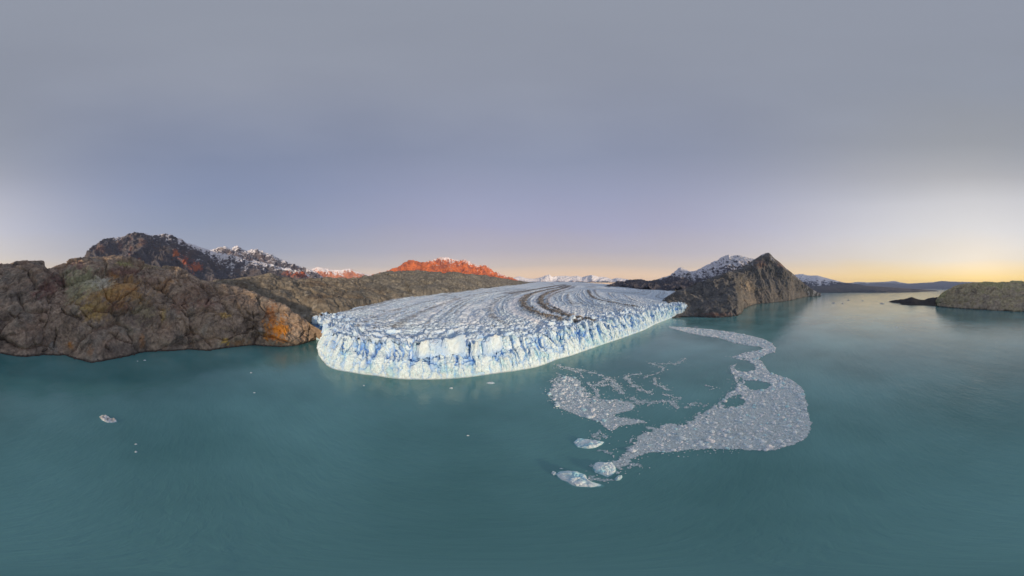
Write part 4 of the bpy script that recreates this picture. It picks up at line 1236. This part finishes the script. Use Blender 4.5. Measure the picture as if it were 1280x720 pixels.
STRANDS = [([(697, 457), (705, 459.5), (720, 461.5), (740, 466), (755, 471), (765, 476), (776, 485)], 3.6), ([(705, 460), (725, 466), (728, 472)], 2.4), ([(734, 479), (744, 487), (748, 496)], 4.0),
           ([(750, 481), (765, 480), (778, 490)], 4.6), ([(740, 484), (752, 478), (762, 473)], 3), ([(780, 470.5), (790, 468.5), (800, 467.5)], 2.6), ([(782, 472), (793, 482), (803, 488), (816, 492)], 3.6),
           ([(812, 454), (830, 455), (848, 454.5), (856, 448)], 2.2), ([(815, 455), (829, 459), (828, 463), (818, 468), (805, 471.5)], 2.2), ([(819, 473), (820, 481), (829, 485), (840, 488)], 2.6),
           ([(828, 492), (838, 495), (849, 498), (842, 502), (846, 508)], 2.6), ([(786, 502), (806, 504), (826, 502), (836, 502), (845, 509)], 3.2), ([(855, 509), (870, 504), (884, 507)], 2.6),
           ([(791, 498), (800, 503), (818, 503)], 5), ([(700, 470), (690, 477)], 3), ([(695, 466), (704, 470)], 1.6), ([(750, 540), (742, 546), (750, 549)], 2.0), ([(742, 582), (735, 588), (728, 591)], 1.2),
           ([(735, 597), (750, 600), (768, 600)], 1.3), ([(770, 585), (780, 588), (790, 581), (800, 583)], 1.1), ([(742, 563), (756, 565), (768, 571)], 1.2), ([(806, 556), (790, 560)], 3.0),
           ([(745, 545), (752, 541), (758, 547)], 1.6), ([(880, 481), (896, 485)], 1.0), ([(884, 487), (892, 486)], 1.0), ([(793, 517), (800, 520)], .8)]


def inside(P2, poly):
    r = np.zeros(len(P2), bool)
    x, y = P2[:, 0], P2[:, 1]
    for (x0, y0), (x1, y1) in zip(poly, np.roll(poly, -1, axis=0)):
        cnd = ((y0 > y) != (y1 > y))
        with np.errstate(divide='ignore', invalid='ignore'):
            xi = (x1 - x0) * (y - y0) / (y1 - y0 + 1e-12) + x0
        r ^= cnd & (x < xi)
    return r


def wpoly(pts):
    return wwater(*np.array(pts, float).T)[:, :2]


def brash_cover(P2):
    """1 inside the drifting brash, 0 on open water, with a ragged rim"""
    P3 = np.column_stack([P2, np.zeros(len(P2))])
    fine = fbm(P3 / 2.2, 3, .65, off=94)
    dist = np.linalg.norm(P2, axis=1)
    k = np.clip(dist / 150, .6, 2.2)
    Wp = P2 + np.stack([fbm(P3 / 6, 4, .65, off=4), fbm(P3 / 6, 4, .65, off=14)], -1) * 2.4
    pr, pl = wpoly(POLY_R), wpoly(POLY_L)
    cov = np.where(inside(Wp, pr) | inside(Wp, pl), 1.0, 0.0)
    for h in HOLES:
        hp = wpoly(h)
        W2 = P2 + np.stack([fbm(P3 / 5, 3, off=24), fbm(P3 / 5, 3, off=34)], -1) * 4.5
        cov = np.where(inside(W2, hp), 0.0, cov)
    # the inner rims break up into open leads and loose patches
    px_, py_ = seen(np.column_stack([P2, np.zeros(len(P2))]))
    inner = np.where(px_ > 800, (px_ < 935) & (py_ < 538), py_ < 506) | (px_ < 800) & (py_ > 545)
    rim = np.minimum(seg_dist(P2, np.vstack([pr, pr[:1]])), seg_dist(P2, np.vstack([pl, pl[:1]])))
    lead = fbm(P3 / np.array([6.0, 4.0, 5.0]), 4, .65, off=104)
    cov = np.where(inner & (lead > .06 + rim / 38.0), 0.0, cov)
    cov = np.where(lead > .52, 0.0, cov)
    W3 = P2 + np.stack([fbm(P3 / 6, 4, .6, off=54), fbm(P3 / 6, 4, .6, off=64)], -1) * 4.0
    nn = fbm(P3 / 5, 4, .65, off=84) + .5 * fine
    for pts, wd in STRANDS:
        dd = seg_dist(W3, wpoly(pts))
        wdd = wd * (.42 + 1.35 * nn)
        cov = np.maximum(cov, np.where(dd < wdd, .75, 0.0))
    return cov


def build_brash():
    allp = np.vstack([wpoly(POLY_R), wpoly(POLY_L)] + [wpoly(p) for p, _ in STRANDS])
    lo, hi = allp.min(0) - 6, allp.max(0) + 6
    r = np.random.default_rng(5)
    # --- slush sheet, a few cm thick
    stp = .8
    nx, ny = int((hi[0] - lo[0]) / stp), int((hi[1] - lo[1]) / stp)
    gx, gy = np.meshgrid(lo[0] + np.arange(nx) * stp, lo[1] + np.arange(ny) * stp, indexing='ij')
    C2 = np.stack([gx.ravel(), gy.ravel()], -1)
    cov = brash_cover(C2).reshape(nx, ny)
    cell = (cov[:-1, :-1] + cov[1:, :-1] + cov[1:, 1:] + cov[:-1, 1:]) > 1.4
    ii, jj = np.where(cell)
    a = ii * ny + jj
    F = np.stack([a, a + ny, a + ny + 1, a + 1], -1)
    used, inv = np.unique(F, return_inverse=True)
    jit = r.uniform(-.3, .3, (len(used), 2))
    V = np.column_stack([C2[used] + jit, .06 + .05 * r.random(len(used))])
    n = fbm(V / 9, 4, .6); n2 = r.normal(size=len(V))
    strand = cov.ravel()[used] < .9
    c = np.array([.49, .59, .605])[None] * (1 + .14 * n[:, None] + .14 * n2[:, None])
    c[strand] *= np.array([.66, .76, .78])
    F2 = inv.reshape(F.shape)
    if np.cross(V[F2[0, 1]] - V[F2[0, 0]], V[F2[0, 3]] - V[F2[0, 0]])[2] < 0:
        F2 = F2[:, ::-1]
    o = mesh_from('slush', V, F2, M_brash, np.clip(c, .05, .9), False)
    tag(o, 'grey slush of ground ice drifting between the ice chunks', 'slush', kind='stuff')
    # --- chunks
    N = 200000
    pts = lo + r.random((N, 2)) * (hi - lo)
    ok = brash_cover(pts) > .5
    pts = pts[ok]
    # keep the density sensible: about one chunk per 1.3 m2
    keep = min(len(pts), 24000)
    pts = pts[:keep]
    # loose bits that have drifted off the rims and along the strands
    lo2 = lo + r.random((60000, 2)) * (hi - lo)
    jit2 = lo2 + r.normal(size=(60000, 2)) * 3.2
    stray = jit2[(brash_cover(lo2) > .5) & (brash_cover(jit2) < .5)]
    stray = stray[seen(np.column_stack([stray, np.zeros(len(stray))]))[0] < 925][:1500]
    pts = np.vstack([pts, stray])
    size = .44 * (1 - r.random(len(pts))) ** (-1 / 2.35)
    thin = brash_cover(pts) < .9
    size = np.where(thin, np.minimum(size, .9), size)
    size = np.minimum(size, 4.0) * np.clip(np.linalg.norm(pts, axis=1) / 150, .75, 1.1)
    pick = r.choice(np.where(~np.isin(np.arange(len(pts)), np.where(thin)[0]))[0][:20000], 85, replace=False)
    size[pick] = r.uniform(2.6, 5.4, 85)
    seenw = size / np.linalg.norm(np.column_stack([pts, np.full(len(pts), H)]), axis=1)
    order = np.argsort(-seenw)
    big, small = order[:290], order[290:]
    base = np.array([(-1, -1, 0), (1, -1, 0), (1, 1, 0), (-1, 1, 0), (-.7, -.7, 1), (.7, -.7, 1), (.7, .7, 1), (-.7, .7, 1)], float)
    q = np.array([(4, 5, 6, 7), (0, 1, 5, 4), (1, 2, 6, 5), (2, 3, 7, 6), (3, 0, 4, 7)])
    m = len(small)
    B = np.repeat(base[None], m, 0) + r.uniform(-.35, .35, (m, 8, 3)) * np.array([1, 1, .5])
    asp = r.uniform(.5, 1, (m, 1, 1))
    B = B * np.concatenate([np.ones((m, 1, 1)), asp, .55 * np.ones((m, 1, 1))], 2) * (size[small] * .5)[:, None, None]
    an = r.uniform(0, 2 * np.pi, m); ca, sa = np.cos(an)[:, None], np.sin(an)[:, None]
    X = B[..., 0] * ca - B[..., 1] * sa + pts[small][:, :1]; Y = B[..., 0] * sa + B[..., 1] * ca + pts[small][:, 1:]
    V = np.stack([X, Y, np.maximum(B[..., 2], 0) + .03], -1).reshape(-1, 3)
    F = (q[None] + 8 * np.arange(m)[:, None, None]).reshape(-1, 4)
    tone = r.choice(3, m, p=[.62, .26, .12])
    pal = np.array([(.88, .93, .94), (.58, .74, .80), (.38, .53, .60)])
    c = np.repeat(pal[tone] * (1 + .08 * r.normal(size=(m, 1))), 8, 0)
    o = mesh_from('brash_ice', V, F, M_brash, np.clip(c, .05, .9), False)
    tag(o, 'thousands of small white ice fragments packed into drifting brash', 'brash ice', kind='stuff')
    # --- the largest chunks, one object each
    protos = []
    for k in range(9):
        rr = np.random.default_rng(900 + k)
        n = 10
        ang = np.sort(rr.uniform(0, 2 * np.pi, n)); ang = np.linspace(0, 2 * np.pi, n, endpoint=False) + rr.uniform(-.2, .2, n)
        rad = rr.uniform(.65, 1.0, n); el = rr.uniform(.55, .95)
        ring0 = np.column_stack([rad * np.cos(ang), rad * np.sin(ang) * el, np.zeros(n)])
        ring1 = ring0 * np.array([.86, .86, 1]) + np.column_stack([np.zeros((n, 2)), rr.uniform(.16, .42, n)])
        ring2 = ring0 * np.array([.42, .42, 1]) + np.column_stack([np.zeros((n, 2)), rr.uniform(.3, .55, n)])
        ctr = np.array([[0, 0, .5]])
        V = np.vstack([ring0 - [0, 0, .12], ring1, ring2, ctr])
        F = []
        for i in range(n):
            j = (i + 1) % n
            F += [(i, j, n + j), (i, n + j, n + i), (n + i, n + j, 2 * n + j), (n + i, 2 * n + j, 2 * n + i), (2 * n + i, 2 * n + j, 3 * n)]
        tint = [np.array([.80, .90, .92]), np.array([.76, .89, .92]), np.array([.50, .78, .84]), np.array([.86, .88, .84])][[0, 0, 0, 1, 1, 1, 2, 2, 3][k]]
        cc = np.clip(np.repeat(tint[None], len(V), 0) * (1 + .1 * rr.normal(size=(len(V), 1))), .05, .9)
        o = mesh_from('ice_chunk', V, np.array(F), M_berg, cc, False)
        protos.append(o)
    cls = ['white', 'white', 'white', 'white', 'white', 'white', 'pale blue', 'pale blue', 'creamy']
    first = [True] * 9
    pl = wpoly(POLY_L); pr_ = wpoly(POLY_R)
    for idx in big:
        k = int(r.integers(0, 9))
        o = protos[k]
        if not first[k]:
            o = protos[k].copy(); col.objects.link(o)
        first[k] = False
        s = float(size[idx]) * .62
        o.location = (float(pts[idx, 0]), float(pts[idx, 1]), .05)
        o.rotation_euler = (0, 0, float(r.uniform(0, 6.28)))
        o.scale = (s, s, s * .75)
        p = pts[idx][None]
        sx_, sy_ = seen(np.array([[p[0, 0], p[0, 1], 0]]))
        if inside(p, pl)[0]:
            wh, gr = 'floating in the left brash lobe near the glacier cliff', 'ice chunks in the left brash lobe'
        elif sx_[0] > 868 and sy_[0] > 505:
            wh, gr = 'packed in the broad right end of the brash', 'ice chunks in the broad right brash field'
        elif 446 < sy_[0] < 505 and sx_[0] > 868:
            wh, gr = 'among the dark water holes of the brash', 'ice chunks round the dark holes in the brash'
        elif sy_[0] <= 446 and sx_[0] > 868:
            wh, gr = 'on the narrow far tail of the brash', 'ice chunks on the far brash tail'
        elif sx_[0] > 800:
            wh, gr = 'in the middle neck of the brash', 'ice chunks in the middle of the brash'
        else:
            wh, gr = 'in the loose brash beside the large icebergs', 'ice chunks beside the large icebergs'
        tag(o, 'small ' + cls[k] + ' ice chunk ' + wh, 'ice chunk', gr)
    for k in range(9):
        if first[k]:
            bpy.data.objects.remove(protos[k])


build_brash()


# ------------------------------------------------------------------ loose boulders along the near shore and on its skyline
def build_boulders():
    r = np.random.default_rng(77)
    spots = [(97, 330, 474, 14, 13, (.20, .125, .11)), (49, 331, 428, 13, 8, (.125, .12, .105)), (32, 333, 428, 9, 6, (.125, .12, .105))]
    for i, (x, y, d, w, h, rgb) in enumerate(spots):
        V, F = block_mesh(w, w * .8, h, 3000 + i, 6, 0, .2)
        p = wpt(x, y, d)
        V = V + np.array([p[0], p[1], p[2] - h * .55])
        c = np.array(rgb)[None] * (1 + .4 * fbm(V / 3, 4, .6)[:, None])
        mesh_from('boulder', V, F, M_rock, np.clip(c, .02, .6), False, A_obj)
    shore = np.array(A_shore)
    for i in range(46):
        x = r.uniform(0, 388)
        y = np.interp(x, shore[:, 0], shore[:, 1]) + r.uniform(-1.2, .3)
        p = wwater(np.array([x]), np.array([y]))[0]
        w = r.uniform(1.6, 4.5)
        V, F = block_mesh(w, w * r.uniform(.6, 1), w * r.uniform(.5, .9), 3100 + i, 3, 0, .22)
        a = r.uniform(0, 6.28)
        V[:, :2] = V[:, :2] @ np.array([[math.cos(a), -math.sin(a)], [math.sin(a), math.cos(a)]])
        V = V + np.array([p[0], p[1], -.4])
        c = np.array([.11, .095, .085])[None] * (1 + .4 * fbm(V / 2, 3)[:, None])
        mesh_from('boulder', V, F, M_rock, np.clip(c, .02, .6), False, A_obj)


build_boulders()

# ------------------------------------------------------------------ haze
HAZE = True
if HAZE:
    x0, x1, y0, y1, z0, z1 = -26000, 26000, -26000, 26000, -40, 1300
    V = [(x, y, z) for x in (x0, x1) for y in (y0, y1) for z in (z0, z1)]
    F = [(0, 1, 3, 2), (4, 6, 7, 5), (0, 4, 5, 1), (2, 3, 7, 6), (0, 2, 6, 4), (1, 5, 7, 3)]
    mh = bpy.data.materials.new('haze_air'); mh.use_nodes = True
    nt = mh.node_tree; nt.nodes.clear()
    out = nt.nodes.new('ShaderNodeOutputMaterial')
    pv = nt.nodes.new('ShaderNodeVolumePrincipled')
    pv.inputs['Color'].default_value = (.48, .64, 1.0, 1)
    pv.inputs['Density'].default_value = 3.0e-5
    pv.inputs['Anisotropy'].default_value = 0.0
    nt.links.new(pv.outputs[0], out.inputs['Volume'])
    tag(mesh_from('haze', V, F, mh, None, False), kind='stuff')
